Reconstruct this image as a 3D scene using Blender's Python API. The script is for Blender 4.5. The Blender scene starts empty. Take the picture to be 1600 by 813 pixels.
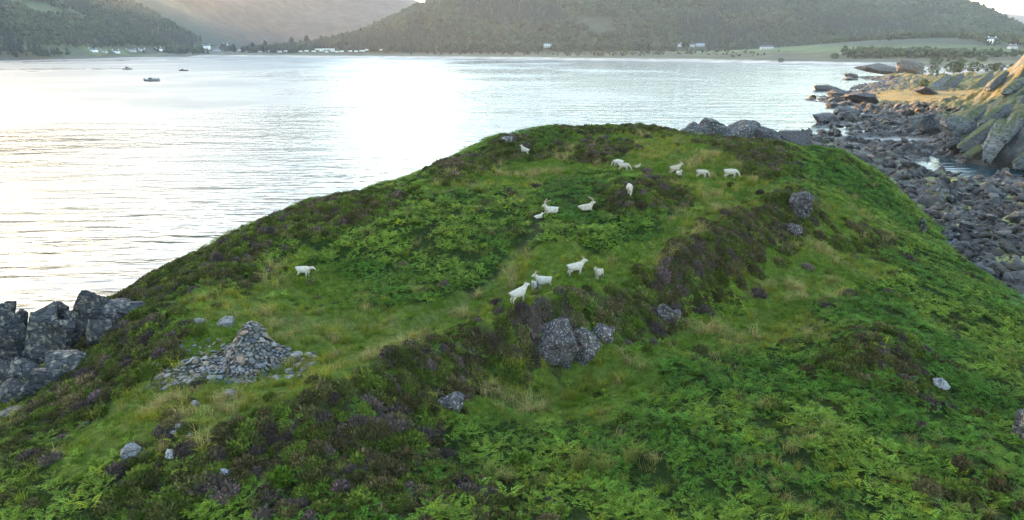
import bpy, bmesh, math, random
import numpy as np
from mathutils import Vector, Matrix, Euler

SC = bpy.context.scene
COL = SC.collection
R = math.radians

# ------------------------------------------------------------------ camera
cam_d = bpy.data.cameras.new('camera')
cam = bpy.data.objects.new('camera', cam_d); COL.objects.link(cam)
cam.location = (0, 0, 22.0)
cam.rotation_euler = (R(90 - 17.3), 0, 0)
cam_d.sensor_width = 36.0
cam_d.lens = 1081.0 / 1600.0 * 36.0
cam_d.clip_start = 0.5
cam_d.clip_end = 30000
SC.camera = cam

# ------------------------------------------------------------------ light
SUN_EL, SUN_AZ = 7.5, -52.0            # degrees; azimuth from +Y, negative = left
world = bpy.data.worlds.new('World'); SC.world = world
world.use_nodes = True
wn = world.node_tree.nodes; wl = world.node_tree.links
bg = wn['Background']
sky = wn.new('ShaderNodeTexSky')
sky.sky_type = 'NISHITA'
sky.sun_disc = False
sky.sun_elevation = R(SUN_EL)
sky.sun_rotation = R(SUN_AZ)
sky.air_density = 1.0
sky.dust_density = 1.05
sky.ozone_density = 1.1
wl.new(sky.outputs[0], bg.inputs[0])
bg.inputs[1].default_value = 0.15
sun_d = bpy.data.lights.new('sun', 'SUN')
sun_d.energy = 3.2
sun_d.angle = R(0.5)
sun_d.color = (1.0, 0.62, 0.27)
sun = bpy.data.objects.new('sun', sun_d); COL.objects.link(sun)
sdir = Vector((math.sin(R(SUN_AZ)) * math.cos(R(SUN_EL)), math.cos(R(SUN_AZ)) * math.cos(R(SUN_EL)), math.sin(R(SUN_EL))))
sun.rotation_euler = sdir.to_track_quat('Z', 'Y').to_euler()
sun.location = (-200, 50, 200)
SC.view_settings.view_transform = 'Standard'
SC.view_settings.look = 'None'
SC.view_settings.gamma = 1.0
SC.view_settings.use_curve_mapping = False
SC.view_settings.exposure = 3.52
SC.render.engine = 'CYCLES'
SC.cycles.use_denoising = True
SC.cycles.denoising_input_passes = 'RGB_ALBEDO_NORMAL'
SC.cycles.denoising_prefilter = 'NONE'
SC.cycles.max_bounces = 6
SC.cycles.diffuse_bounces = 2
SC.cycles.glossy_bounces = 3
SC.cycles.volume_bounces = 1
SC.cycles.sample_clamp_indirect = 4.0
SC.cycles.caustics_reflective = False
SC.cycles.caustics_refractive = False

# ------------------------------------------------------------------ numeric helpers
def _hash(ix, iy, seed):
    n = (ix.astype(np.int64) * 374761393 + iy.astype(np.int64) * 668265263 + seed * 1274126177) & 0x7fffffff
    n = ((n ^ (n >> 13)) * 1274126177) & 0x7fffffff
    n = (n ^ (n >> 16)) & 0xffff
    return n / 65535.0

def vnoise(x, y, seed=0):
    x = np.asarray(x, float); y = np.asarray(y, float)
    ix = np.floor(x); iy = np.floor(y)
    fx = x - ix; fy = y - iy
    fx = fx * fx * (3 - 2 * fx); fy = fy * fy * (3 - 2 * fy)
    a = _hash(ix, iy, seed); b = _hash(ix + 1, iy, seed)
    c = _hash(ix, iy + 1, seed); d = _hash(ix + 1, iy + 1, seed)
    return (a * (1 - fx) + b * fx) * (1 - fy) + (c * (1 - fx) + d * fx) * fy

def fbm(x, y, seed=0, octaves=4, gain=0.5):
    s = 0; a = 1; t = 0
    for k in range(octaves):
        s = s + a * vnoise(x * 2 ** k, y * 2 ** k, seed + 17 * k); t += a; a *= gain
    return s / t            # 0..1

def sstep(a, b, x):
    t = np.clip((np.asarray(x, float) - a) / (b - a), 0, 1)
    return t * t * (3 - 2 * t)

def worley(x, y, seed=0):
    """distance to the nearest scattered point and that point's random value"""
    x = np.asarray(x, float); y = np.asarray(y, float); ix = np.floor(x); iy = np.floor(y)
    best = np.full(x.shape, 9.0); val = np.zeros(x.shape)
    for dx in (-1, 0, 1):
        for dy in (-1, 0, 1):
            cx, cy = ix + dx, iy + dy
            d = np.hypot(cx + _hash(cx, cy, seed) - x, cy + _hash(cx, cy, seed + 3) - y)
            m = d < best; best = np.where(m, d, best); val = np.where(m, _hash(cx, cy, seed + 7), val)
    return best, val

class TPS:                   # thin plate spline through (x, y, z) points
    def __init__(self, pts, smooth=0.0):
        p = np.array(pts, float); self.c = p[:, :2]; n = len(p)
        K = self._k(self.c, self.c) + smooth * np.eye(n)
        P = np.hstack([np.ones((n, 1)), self.c])
        A = np.zeros((n + 3, n + 3)); A[:n, :n] = K; A[:n, n:] = P; A[n:, :n] = P.T
        b = np.zeros(n + 3); b[:n] = p[:, 2]
        self.w = np.linalg.solve(A, b)
    @staticmethod
    def _k(a, b):
        d2 = ((a[:, None, :] - b[None, :, :]) ** 2).sum(-1)
        return 0.5 * d2 * np.log(d2 + 1e-9)
    def __call__(self, x, y):
        sh = np.shape(x); q = np.stack([np.ravel(x), np.ravel(y)], -1).astype(float)
        out = np.empty(len(q)); n = len(self.c)
        for i in range(0, len(q), 20000):
            k = self._k(q[i:i + 20000], self.c)
            out[i:i + 20000] = k @ self.w[:n] + self.w[n] + q[i:i + 20000] @ self.w[n + 1:]
        return out.reshape(sh)

def in_poly(x, y, poly):
    x = np.asarray(x); y = np.asarray(y); ins = np.zeros(x.shape, bool)
    n = len(poly)
    for i in range(n):
        x1, y1 = poly[i]; x2, y2 = poly[(i + 1) % n]
        cnd = ((y1 > y) != (y2 > y)) & (x < (x2 - x1) * (y - y1) / (y2 - y1 + 1e-12) + x1)
        ins ^= cnd
    return ins

def seg_dist(x, y, line):
    d = np.full(np.shape(x), 1e9)
    for (x1, y1), (x2, y2) in zip(line[:-1], line[1:]):
        vx, vy = x2 - x1, y2 - y1
        t = np.clip(((x - x1) * vx + (y - y1) * vy) / (vx * vx + vy * vy + 1e-12), 0, 1)
        d = np.minimum(d, np.hypot(x - x1 - t * vx, y - y1 - t * vy))
    return d

# ------------------------------------------------------------------ the headland's height
HEADLAND_PTS = [
 (0.5, 42.0, 6.16), (4.3, 45.0, 7.00), (6.0, 45.0, 6.81), (-14.6, 46.0, 6.38), (3.1, 54.0, 9.07), (20.5, 64.0, 10.11), (17.5, 63.0, 10.36), (1.3, 74.0, 10.88), 
 (12.1, 65.0, 10.54), (10.1, 59.0, 9.81), (7.5, 82.0, 12.53), (12.1, 83.0, 12.64), (15.2, 83.0, 12.64), (5.4, 84.0, 12.53), (19.6, 82.0, 11.86), (30.2, 82.0, 10.96), 
 (38.5, 80.0, 9.83), (-1.4, 77.0, 12.06), (-6.4, 69.0, 10.54), (-16.4, 58.0, 9.35), (-20.2, 53.0, 8.22), (-23.7, 49.0, 6.81), (-25.7, 46.0, 5.86), (-27.9, 44.0, 4.71), 
 (-13.7, 32.0, 5.74), (-18.9, 38.0, 6.46), (-8.7, 36.0, 5.52), (-5.2, 34.0, 5.87), (-5.7, 31.0, 5.90), (-9.3, 25.0, 6.08), (-16.6, 29.0, 5.60), (3.0, 37.0, 4.36), 
 (2.7, 38.5, 6.67), (-3.1, 29.5, 5.14), (0.0, 21.5, 5.26), (9.4, 21.5, 5.26), (-9.4, 21.5, 5.26), (-19.3, 22.0, 4.87), (12.5, 30.0, 4.68), (6.7, 32.5, 4.37), 
 (13.7, 47.0, 6.95), (14.4, 44.0, 4.94), (21.6, 57.0, 8.58), (25.3, 59.0, 9.53), (27.6, 58.0, 7.49), (23.1, 47.0, 5.26), (18.2, 49.5, 6.91), (27.0, 38.0, 3.97), 
 (24.9, 30.0, 3.62), (19.9, 23.0, 4.48), (26.7, 45.0, 4.55), (22.4, 38.5, 5.01), (23.5, 34.5, 3.61), (17.4, 34.0, 4.34), (45.4, 82.0, 5.84), (43.9, 72.0, 3.64), 
 (33.6, 54.0, 4.44), (40.7, 60.0, 3.10), (41.3, 53.0, 2.29), (34.4, 66.0, 6.46), (-5.1, 53.0, 8.48), (-9.0, 46.5, 6.88), (-4.3, 44.0, 6.33), (0.0, 62.0, 9.78), 
 (13.3, 72.0, 11.18), (19.7, 71.0, 11.33), (-27.3, 38.5, 3.73), (-26.4, 34.0, 3.36), (-20.3, 30.0, 4.68), (-24.1, 28.5, 3.85),
 # behind the skyline and down to the sea
 (-29, 54, 3.2), (-33.5, 59, .2), (-22.5, 64, 5), (-28, 71, -.5), (-12, 76, 6.2), (-18, 83, -.5), (-6, 85, 7), (-11, 93, -.5),
 (10, 91, 9), (10, 99, 4), (9, 108, -1), (24, 90, 9), (26, 98, 5), (28, 110, 1),
 (36, 88, 7.5), (40, 96, 3), (42, 108, 1), (46, 88, 3), (50, 94, .6), (50, 84, 1.4), (49, 73, .7), (46, 61, .6), (45.5, 53, .6), (52, 60, .3),
 (32, 29, 1.8), (38, 28, .5), (27, 21, 3), (34, 17, .8), (44, 40, .5), (37, 43, 2.2),
 (-33, 40, 1.3), (-40, 43, -.6), (-32, 33, 1.6), (-40, 30, -.4), (-32, 23, 2), (-42, 19, -.6), (-29, 28, 2.9), (-34, 50, .8),
 (0, 14, 5.2), (-10, 14, 5.4), (10, 14, 5), (0, 4, 4.5), (-20, 10, 4), (20, 10, 3.5), (-40, 4, -1), (45, 5, -.5),
 (-60, 30, -4), (-60, 60, -4), (-50, 90, -4), (-20, 110, -4), (0, 118, -4), (-60, 110, -6), (62, 30, -1), (62, 70, -1), (62, 100, -1), (40, 125, -1), (60, 125, -2),
]
H_TPS = TPS(HEADLAND_PTS, 0.002)
PATHS = [
 ([(2.0, 52.6), (1.7, 50.0), (0.0, 47.4), (-1.3, 44.8), (-3.3, 41.9), (-6.1, 38.1)], 0.5, 0.28),
 ([(-6.1, 38.1), (-8.3, 34.0), (-8.7, 30.3)], 0.6, 0.12),
 ([(-14.5, 39.3), (-11.0, 39.4), (-7.0, 39.1)], 0.6, 0.15),

]
MOUNDS = [
 (21.2, 36.8, 2.6, 1.1),
 (18.0, 36.1, 1.8, 0.4),
 (9.9, 56.7, 2.2, 0.7),
 (-0.7, 74.7, 3, 0.8),
 (-5.8, 65.6, 2.2, 0.6),
 (6.7, 71.9, 3, 0.5),
 (23.2, 71.8, 4, 0.3),
 (3.8, 38.4, 1.6, 0.5),
 (-1.4, 35.8, 1.6, 0.4),
 (-4.9, 32.1, 1.6, 0.45),
 (19.8, 54.7, 2, 0.6),
 (11.6, 45.9, 2, 0.7),
 (15.2, 49.2, 1.8, 0.5),
 (1.1, 37.7, 1.7, 0.5),
 (6.5, 41.0, 1.8, 0.5),
 (24.0, 57.6, 1.6, 0.4),
 (-6.8, 27.3, 1.4, 0.35),
 (19.5, 26.0, 1.6, 0.6),
 (-10.3, 26.6, 1.25, 0.42),
 (-9.6, 27.6, 1.25, 0.42),
 (-8.9, 28.6, 1.55, 0.48),
 (-8.2, 29.4, 1.55, 0.48),
 (-7.5, 30.4, 1.85, 0.54),
 (-5.9, 32.1, 1.85, 0.54),
 (-4.2, 35.0, 1.25, 0.6),
 (-2.9, 36.5, 1.25, 0.6),
 (-1.5, 37.5, 1.55, 0.42),
 (-0.2, 37.8, 1.55, 0.42),
 (1.1, 38.1, 1.85, 0.48),
 (3.5, 38.7, 1.85, 0.48),
 (6.1, 41.1, 1.25, 0.54),
 (9.0, 44.9, 1.25, 0.54),
 (11.8, 46.8, 1.55, 0.6),
 (13.5, 48.3, 1.55, 0.6),
 (15.5, 50.6, 1.85, 0.42),
 (17.9, 53.4, 1.85, 0.42),
 (20.3, 56.1, 1.25, 0.48),
 (22.0, 57.4, 1.25, 0.48),
 (-1.4, 33.4, 2.0, -0.35),
 (3.7, 36.1, 2.2, -0.4),
 (10.4, 40.1, 2.0, -0.4),
 (17.4, 46.8, 2.2, -0.4),
 (-3.0, 26.2, 2, -0.3),
 (12.1, 33.7, 2.4, 0.35),
 (7.2, 27.2, 2, 0.35),
 (14.4, 27.2, 2.2, 0.4),
 (2.4, 27.9, 1.6, 0.35),
 (-11.3, 48.6, 2.5, 0.45),
 (-4.8, 50.1, 2.6, 0.4),
 (-9.0, 52.6, 2.4, 0.4),
 (3.8, 48.9, 2, 0.35),
 (29.4, 50.1, 2.5, 0.5),
 (27.2, 53.1, 2, -0.35),

]

def headland_h(x, y):
    x = np.asarray(x, float); y = np.asarray(y, float)
    h = H_TPS(x, y)
    up = sstep(0.5, 3.0, h)
    n1 = fbm(x / 7.0, y / 7.0, 3, 3) - .5
    n2 = fbm(x / 2.1, y / 2.1, 9, 3) - .5
    h = h + up * (n1 * 0.9 + n2 * 0.6)
    for (mx, my, r, a) in MOUNDS:
        d2 = ((x - mx) ** 2 + (y - my) ** 2) / (r * r)
        h = h + a * np.exp(-d2)
    for line, w, dep in PATHS:
        d = seg_dist(x, y, line)
        h = h - dep * np.exp(-(d / w) ** 2)
    low = 1 - sstep(1.0, 2.6, h)
    h = h + low * (np.abs(fbm(x / 2.3 + 5, y / 1.5, 31, 4) - .5) * 1.6 - .25)
    return h

# ------------------------------------------------------------------ rocky shore and the coast on the right
SHORE_PTS = [
 (85.0, 134.5, -0.45), (88.7, 128.7, -0.45), (89.7, 121.5, -0.45), (74.3, 124.8, 0.70), (71.9, 109.7, 0.70), (73.0, 102.1, 0.70), (63.0, 103.1, 0.70), (67.7, 90.4, 0.70), 
 (55.7, 83.5, 0.70), (50.3, 65.5, 0.70), (45.8, 61.6, 0.70), (53.2, 90.4, 0.70), (90.9, 136.4, 1.00), (93.0, 125.1, 1.00), (77.1, 138.8, 0.50), (72.8, 143.1, 0.50), 
 (88.1, 146.7, 0.50), (81.5, 167.3, 0.40), (92.8, 168.5, 0.40), (99.4, 163.8, 0.40), (71.6, 173.4, 0.40), (74.3, 161.6, 0.40), (59.6, 170.9, 0.40), (93.2, 186.6, -0.40), 
 (98.7, 182.5, -0.40), (91.6, 192.5, -0.40), (103.4, 195.1, 0.70), (115.1, 203.5, 0.70), (131.6, 222.6, 0.70), (131.0, 240.5, 0.70), (99.9, 219.2, -0.35), (125.4, 271.5, -0.35), 
 (233.3, 473.2, -0.35), (146.0, 323.5, -0.35), (176.7, 370.6, -0.35), (118.2, 232.2, 0.20), (139.8, 286.3, 0.20), (170.0, 346.4, 0.20), (209.3, 408.9, 0.20), (235.4, 437.4, 0.20), 
 (145.6, 255.1, 1.00), (191.1, 348.2, 1.00), (175.5, 304.0, 1.00), (102.4, 282.3, -2.50), (144.0, 354.7, -2.50), (255.6, 595.2, -2.50), (81.5, 256.0, -2.50), (93.9, 234.1, -2.50), 
 (167.2, 272.2, 2.00), (174.2, 256.7, 2.00), (190.0, 301.0, 2.00), (149.8, 256.7, 2.00), (315.5, 569.8, 1.50), (197.9, 323.4, 2.50), (207.0, 315.1, 3.00), (155.6, 256.7, 2.00), 
 (161.6, 230.0, 17.08), (163.0, 230.0, 19.63), (172.7, 260.0, 14.21), (146.1, 205.0, 7.84), (174.2, 270.0, 9.25), (88.8, 119.2, 1.20), (93.8, 141.1, 1.20), (106.3, 178.7, 1.20), 
 (102.1, 161.1, 1.20), (110.8, 160.0, 5.97), (95.1, 130.0, 7.22), (136.4, 190.0, 12.20), (125.3, 185.0, 4.63), (113.8, 178.0, 2.57),
 (40, 128, 1.5), (47, 140, 1.2), (34, 120, 1.0), (60, 150, .7), (30, 150, -2), (40, 175, -2), (55, 190, -2.2), (60, 120, .8), (52, 110, .8),
 (75, 60, .8), (70, 30, .6), (60, 15, .5), (95, 90, 2), (90, 50, 1.4), (110, 20, 3), (130, 110, 12), (150, 150, 17), (110, 100, 5), (220, 220, 27), (215, 330, 5), (250, 330, 12), (195, 270, 15), (185, 330, 3),
 (200, 180, 30), (235, 400, 3.5), (258, 470, 4), (258, 270, 28), (258, 120, 40), (200, 60, 30), (160, 20, 12), (160, 80, 20), (258, 20, 30),
 (30, 30, -1), (30, 80, -1), (30, 210, -4), (60, 300, -6), (100, 400, -6), (180, 478, -6), (30, 478, -8),
]
S_TPS = TPS(SHORE_PTS, 0.01)
def shore_h(x, y):
    x = np.asarray(x, float); y = np.asarray(y, float)
    h = S_TPS(x, y)
    u = x * .80 + y * .60; v = -x * .60 + y * .80       # strata run across the shore
    rid = np.abs(fbm(u / 9.0, v / 3.6, 41, 4) - .5) * 2
    rid2 = np.abs(fbm(u / 3.0, v / 1.3, 57, 3) - .5) * 2
    flat = sstep(-1.6, -.2, h) * (1 - sstep(3, 7, h))
    sand = np.exp(-(((x - 88) / 13) ** 2 + ((y - 166.5) / 4.2) ** 2) ** 2)
    pool = np.exp(-(((x - 85) / 11.5) ** 2 + ((y - 124) / 11) ** 2) ** 2)
    amp = flat * (1 - sand) * (1 - .75 * pool)
    d1, v1 = worley(u / 4.2, v / 2.2, 5); d2, v2 = worley(u / 1.9, v / 1.2, 15)
    s1 = np.sin(u * 1.5 + v1 * 40) * .5 + np.sin(v * 2.3 + v1 * 90) * .4; s2 = np.sin(u * 3.1 + v2 * 50) * .22
    dome = np.clip(1 - (d1 / .66) ** 5, 0, 1) * (v1 ** 2 * 1.25 + .30 * s1 * v1) + np.clip(1 - (d2 / .64) ** 5, 0, 1) * (v2 * .5 + s2 * v2)
    h = h + amp * ((.40 - rid) * 1.7 - .45 + dome)
    h = np.where(h < 2.4, h * (1 - pool) - .45 * pool, h) - .12 * flat
    crag = sstep(3, 6, h)
    t = (fbm(u / 14.0, v / 4.0, 77, 4) - .5)
    t2 = np.abs(fbm(u / 8.0, v / 1.6, 87, 3) - .5) * 2
    meadow = sstep(0, .6, 1 - np.hypot((x - 176) / 42, (y - 284) / 44)) 
    h = h + crag * (t * 5.5 - t2 * 1.8)
    h = h * (1 - sand) + (.28 + .15 * (fbm(x / 5, y / 3, 5, 2) - .5)) * sand
    h = h * (1 - .88 * meadow) + (1.9 + .022 * (y - 250)) * .88 * meadow
    return h

# ------------------------------------------------------------------ bay shore, fields and hills
COAST = [(-2400, -1200), (-1500, 100), (-1150, 600), (-900, 830), (-732, 1020), (-690, 1169), (-700, 1330), (-620, 1345), (-445, 1300), (-217, 1225), (0, 1094), (176, 985), (272, 880), (337, 790), (425, 755),
         (420, 650), (330, 585), (280, 530), (240, 470), (250, 380), (300, 200), (400, -1200)]
_land_poly = COAST + [(9000, -1200), (9000, 9000), (-9000, 9000), (-9000, -1200)]
def far_h(x, y):
    x = np.asarray(x, float); y = np.asarray(y, float)
    sd = seg_dist(x, y, COAST); sd = np.where(in_poly(x, y, _land_poly), sd, -sd)
    n = fbm(x / 160, y / 160, 11, 4) - .5
    h = np.where(sd < 0, np.maximum(sd * .05, -5), 0)
    h = h + 3.0 * sstep(-6, 62, sd) + 1.4 * sstep(60, 85, sd) + 4.5 * sstep(80, 520, sd) + sstep(45, 90, sd) * n * 1.5
    # wooded hill across the bay
    foot = 1470 + .10 * x + 60 * (fbm(x / 400, y * 0, 5, 2) - .5)
    rise = np.clip((y - foot) / 640, 0, 1.3)
    top = 205 - 62 * sstep(500, 1100, x) + 28 * (fbm(x / 220, y / 400, 21, 3) - .5)
    wl_, wr_ = sstep(-480, -40, x + (2000 - y) * .12), 1 - sstep(1215, 1400, x - (y - 2000) * .3)
    h = h + top * (rise ** .8) * wl_ * wr_ * sstep(0, .12, rise)
    # hill on the left shore
    lh = np.clip((-735 - x - 25 * n) * .58, 0, 165) * sstep(560, 1000, y)
    h = h + np.where(sd > 0, lh, 0) * (1 + .25 * n)
    # valley head beyond the village, and far right ridge
    mh = np.clip(212 + (-453 - x) * .42, 0, 470) * sstep(2050, 3400, y + n * 200) * (1 - sstep(3600, 4700, y) * .5)
    shade_hill = 470 * sstep(-1250, -1700, x) * sstep(2300, 2550, y)  # back hill added to block the sun from the hills across the bay
    h = h + np.maximum(np.minimum(mh, 470), shade_hill) * sstep(-2400, -2150, x)
    rh = (178 + 60 * n) * sstep(3500, 4600, y) * sstep(1200, 2600, x)
    h = h + rh
    h = h + 24 * np.exp(-(((x - 700) / 260) ** 2 + ((y - 1180) / 210) ** 2)) * sstep(10, 120, sd)
    h = h + 20 * sstep(1250, 1900, y) * sstep(700, 1400, x)
    return h

# ------------------------------------------------------------------ materials
def new_mat(name):
    m = bpy.data.materials.new(name); m.use_nodes = True
    nt = m.node_tree; b = nt.nodes['Principled BSDF']
    return m, nt, b
def N(nt, t, **kw):
    n = nt.nodes.new(t)
    for k, v in kw.items():
        if k.startswith('i_'): n.inputs[k[2:].replace('_', ' ')].default_value = v
        else: setattr(n, k, v)
    return n
def ramp(nt, stops, fac=None):
    r = nt.nodes.new('ShaderNodeValToRGB')
    e = r.color_ramp.elements
    while len(e) < len(stops): e.new(0.5)
    for el, (p, c) in zip(e, stops): el.position = p; el.color = (*c, 1)
    if fac is not None: nt.links.new(fac, r.inputs[0])
    return r
def mixc(nt, a, b, f, mode='MIX'):
    m = nt.nodes.new('ShaderNodeMix'); m.data_type = 'RGBA'; m.blend_type = mode
    for sock, v in ((m.inputs[6], a), (m.inputs[7], b), (m.inputs[0], f)):
        if hasattr(v, 'is_output') or hasattr(v, 'links'): nt.links.new(v, sock)
        else: sock.default_value = v if not isinstance(v, tuple) else (*v, 1)
    return m.outputs[2]
def noise(nt, scale, detail=4, rough=.55, vec=None, dim='3D'):
    n = nt.nodes.new('ShaderNodeTexNoise'); n.inputs['Scale'].default_value = scale
    n.inputs['Detail'].default_value = detail; n.inputs['Roughness'].default_value = rough
    if vec is not None: nt.links.new(vec, n.inputs['Vector'])
    return n.outputs['Fac']
def objcoord(nt): return nt.nodes.new('ShaderNodeTexCoord').outputs['Object']
def worldpos(nt): return nt.nodes.new('ShaderNodeNewGeometry').outputs['Position']
def bump(nt, b, h, strength=.5, dist=.1):
    bp = nt.nodes.new('ShaderNodeBump'); bp.inputs['Strength'].default_value = strength; bp.inputs['Distance'].default_value = dist
    nt.links.new(h, bp.inputs['Height']); nt.links.new(bp.outputs[0], b.inputs['Normal'])

def leaf_mat(name, rough=.7, trans=.25, spec=.07):
    m, nt, b = new_mat(name)
    at = N(nt, 'ShaderNodeAttribute', attribute_name='Col')
    nt.links.new(at.outputs['Color'], b.inputs['Base Color'])
    b.inputs['Roughness'].default_value = rough
    b.inputs['Specular IOR Level'].default_value = spec
    if trans:
        tr = N(nt, 'ShaderNodeBsdfTranslucent'); nt.links.new(at.outputs['Color'], tr.inputs['Color'])
        mx = N(nt, 'ShaderNodeMixShader'); mx.inputs[0].default_value = trans
        nt.links.new(b.outputs[0], mx.inputs[1]); nt.links.new(tr.outputs[0], mx.inputs[2])
        nt.links.new(mx.outputs[0], nt.nodes['Material Output'].inputs[0])
    return m
M_LEAF = leaf_mat('leaf')
M_TREE = leaf_mat('tree_leaf', .8, 0, .1)

def ground_mat(name, fine=3.0, bstr=.6, bdist=.15, rough=.85, spec=.2, wet=False):
    m, nt, b = new_mat(name)
    at = N(nt, 'ShaderNodeAttribute', attribute_name='Col')
    p = worldpos(nt)
    n1 = noise(nt, fine, 6, .65, p); n2 = noise(nt, fine * 5, 3, .6, p)
    r1 = ramp(nt, [(.3, (.45, .45, .45)), (.7, (1.5, 1.5, 1.5))], n1)
    c = mixc(nt, at.outputs['Color'], r1.outputs[0], 1.0, 'MULTIPLY')
    nt.links.new(c, b.inputs['Base Color'])
    b.inputs['Roughness'].default_value = rough
    b.inputs['Specular IOR Level'].default_value = spec
    if wet:
        w = N(nt, 'ShaderNodeAttribute', attribute_name='wet')
        rr = N(nt, 'ShaderNodeMapRange'); rr.inputs['To Min'].default_value = rough; rr.inputs['To Max'].default_value = .32
        nt.links.new(w.outputs['Fac'], rr.inputs[0]); nt.links.new(rr.outputs[0], b.inputs['Roughness'])
    ad = N(nt, 'ShaderNodeMath', operation='ADD'); nt.links.new(n1, ad.inputs[0]); nt.links.new(n2, ad.inputs[1])
    bump(nt, b, ad.outputs[0], bstr, bdist)
    return m
M_GROUND = ground_mat('peaty_ground', 2.5, .6, .15, .95, .03)
M_SHORE = ground_mat('shore_rock_and_weed', 1.3, .9, .5, .75, .4, True)
M_FAR = ground_mat('far_land', .03, .5, 2.0)

def rock_mat(name, base=(.2, .2, .205), dark=(.06, .06, .065), lichen=(.42, .43, .42), lich=.62, moss=None, scale=1.0, strata=True, warm=(.26, .22, .17)):
    m, nt, b = new_mat(name)
    oc = objcoord(nt)
    oi = nt.nodes.new('ShaderNodeObjectInfo')
    mp = nt.nodes.new('ShaderNodeMapping'); nt.links.new(oc, mp.inputs[0])
    mp.inputs['Rotation'].default_value = (.5, .7, .2); mp.inputs['Scale'].default_value = (1, 1, 3.2 if strata else 1.2)
    n1 = noise(nt, 1.4 * scale, 8, .7, mp.outputs[0])
    n2 = noise(nt, 5 * scale, 5, .6, oc)
    n3 = noise(nt, 2.6 * scale, 4, .6, oc)
    r = ramp(nt, [(.30, dark), (.48, base), (.66, tuple(min(1, v * 1.45) for v in base))], n1)
    w = ramp(nt, [(.52, (0, 0, 0)), (.66, (1, 1, 1))], n3)
    c = mixc(nt, r.outputs[0], warm, w.outputs[0])
    lr = ramp(nt, [(lich, (0, 0, 0)), (lich + .05, (1, 1, 1))], n2)
    c = mixc(nt, c, lichen, lr.outputs[0])
    vo = nt.nodes.new('ShaderNodeTexVoronoi'); vo.feature = 'DISTANCE_TO_EDGE'; vo.inputs['Scale'].default_value = .75 * scale
    dm = nt.nodes.new('ShaderNodeVectorMath'); dm.operation = 'MULTIPLY_ADD'
    nc = nt.nodes.new('ShaderNodeTexNoise'); nc.inputs['Scale'].default_value = 1.6 * scale; nt.links.new(oc, nc.inputs['Vector'])
    nt.links.new(nc.outputs['Color'], dm.inputs[0]); dm.inputs[1].default_value = (.5, .5, .5); nt.links.new(mp.outputs[0], dm.inputs[2]); nt.links.new(dm.outputs[0], vo.inputs['Vector'])
    ck = ramp(nt, [(0, (.12, .12, .12)), (.045, (1, 1, 1))], vo.outputs['Distance'])
    c = mixc(nt, c, ck.outputs[0], .85, 'MULTIPLY')
    vv = ramp(nt, [(0, (.72, .72, .74)), (1, (1.25, 1.24, 1.2))], oi.outputs['Random'])
    c = mixc(nt, c, vv.outputs[0], 1.0, 'MULTIPLY')
    if moss:
        g = nt.nodes.new('ShaderNodeNewGeometry'); sx = nt.nodes.new('ShaderNodeSeparateXYZ'); nt.links.new(g.outputs['Normal'], sx.inputs[0])
        ml = N(nt, 'ShaderNodeMath', operation='MULTIPLY'); nt.links.new(sx.outputs[2], ml.inputs[0]); nt.links.new(n3, ml.inputs[1])
        mr = ramp(nt, [(.27, (0, 0, 0)), (.36, (1, 1, 1))], ml.outputs[0])
        c = mixc(nt, c, moss, mr.outputs[0])
    nt.links.new(c, b.inputs['Base Color'])
    b.inputs['Roughness'].default_value = .8; b.inputs['Specular IOR Level'].default_value = .3
    ad = N(nt, 'ShaderNodeMath', operation='MULTIPLY_ADD'); nt.links.new(ck.outputs[0], ad.inputs[0]); ad.inputs[1].default_value = .25; nt.links.new(n1, ad.inputs[2])
    bump(nt, b, ad.outputs[0], 1.0, .35 / scale)
    return m
M_ROCK = rock_mat('grey_schist', (.042, .044, .048), (.010, .011, .012), (.12, .12, .118), .64, None, 1.1)
M_ROCKM = rock_mat('mossy_schist', (.12, .122, .125), (.03, .03, .034), (.20, .20, .195), .66, (.060, .070, .018), .8)
M_BOULDER = rock_mat('lichen_crag', (.052, .046, .046), (.014, .012, .012), (.25, .25, .255), .57, None, 1.6, False, (.13, .10, .09))
M_STONE = rock_mat('cairn_stone', (.135, .137, .138), (.055, .058, .062), (.22, .22, .21), .67, None, 2.5, False, (.20, .155, .115))
M_PALE = rock_mat('pale_stone', (.17, .172, .178), (.07, .07, .08), (.27, .27, .27), .60, None, 2.5, False, (.34, .31, .27))

def plain(name, col, rough=.6, spec=.3, var=.12, scale=8):
    m, nt, b = new_mat(name)
    n = noise(nt, scale, 3, .6, objcoord(nt))
    r = ramp(nt, [(.3, tuple(v * (1 - var) for v in col)), (.7, tuple(min(1, v * (1 + var)) for v in col))], n)
    nt.links.new(r.outputs[0], b.inputs['Base Color'])
    b.inputs['Roughness'].default_value = rough; b.inputs['Specular IOR Level'].default_value = spec
    return m

# water
M_WATER, nt, b = new_mat('sea_water')
b.inputs['Base Color'].default_value = (.012, .03, .035, 1); b.inputs['IOR'].default_value = 1.333
b.inputs['Specular IOR Level'].default_value = .40
p = worldpos(nt)
mp = nt.nodes.new('ShaderNodeMapping'); nt.links.new(p, mp.inputs[0]); mp.inputs['Rotation'].default_value = (0, 0, R(-7)); mp.inputs['Scale'].default_value = (.16, .62, 1)
w1 = noise(nt, 1.0, 3, .5, mp.outputs[0])
mp2 = nt.nodes.new('ShaderNodeMapping'); nt.links.new(p, mp2.inputs[0]); mp2.inputs['Rotation'].default_value = (0, 0, R(12)); mp2.inputs['Scale'].default_value = (.035, .12, 1)
w2 = noise(nt, 1.0, 3, .55, mp2.outputs[0])
ma = N(nt, 'ShaderNodeMath', operation='MULTIPLY_ADD'); nt.links.new(w2, ma.inputs[0]); ma.inputs[1].default_value = 2.2; nt.links.new(w1, ma.inputs[2])
bp = nt.nodes.new('ShaderNodeBump'); bp.inputs['Strength'].default_value = 1.0; bp.inputs['Distance'].default_value = .27
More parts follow.
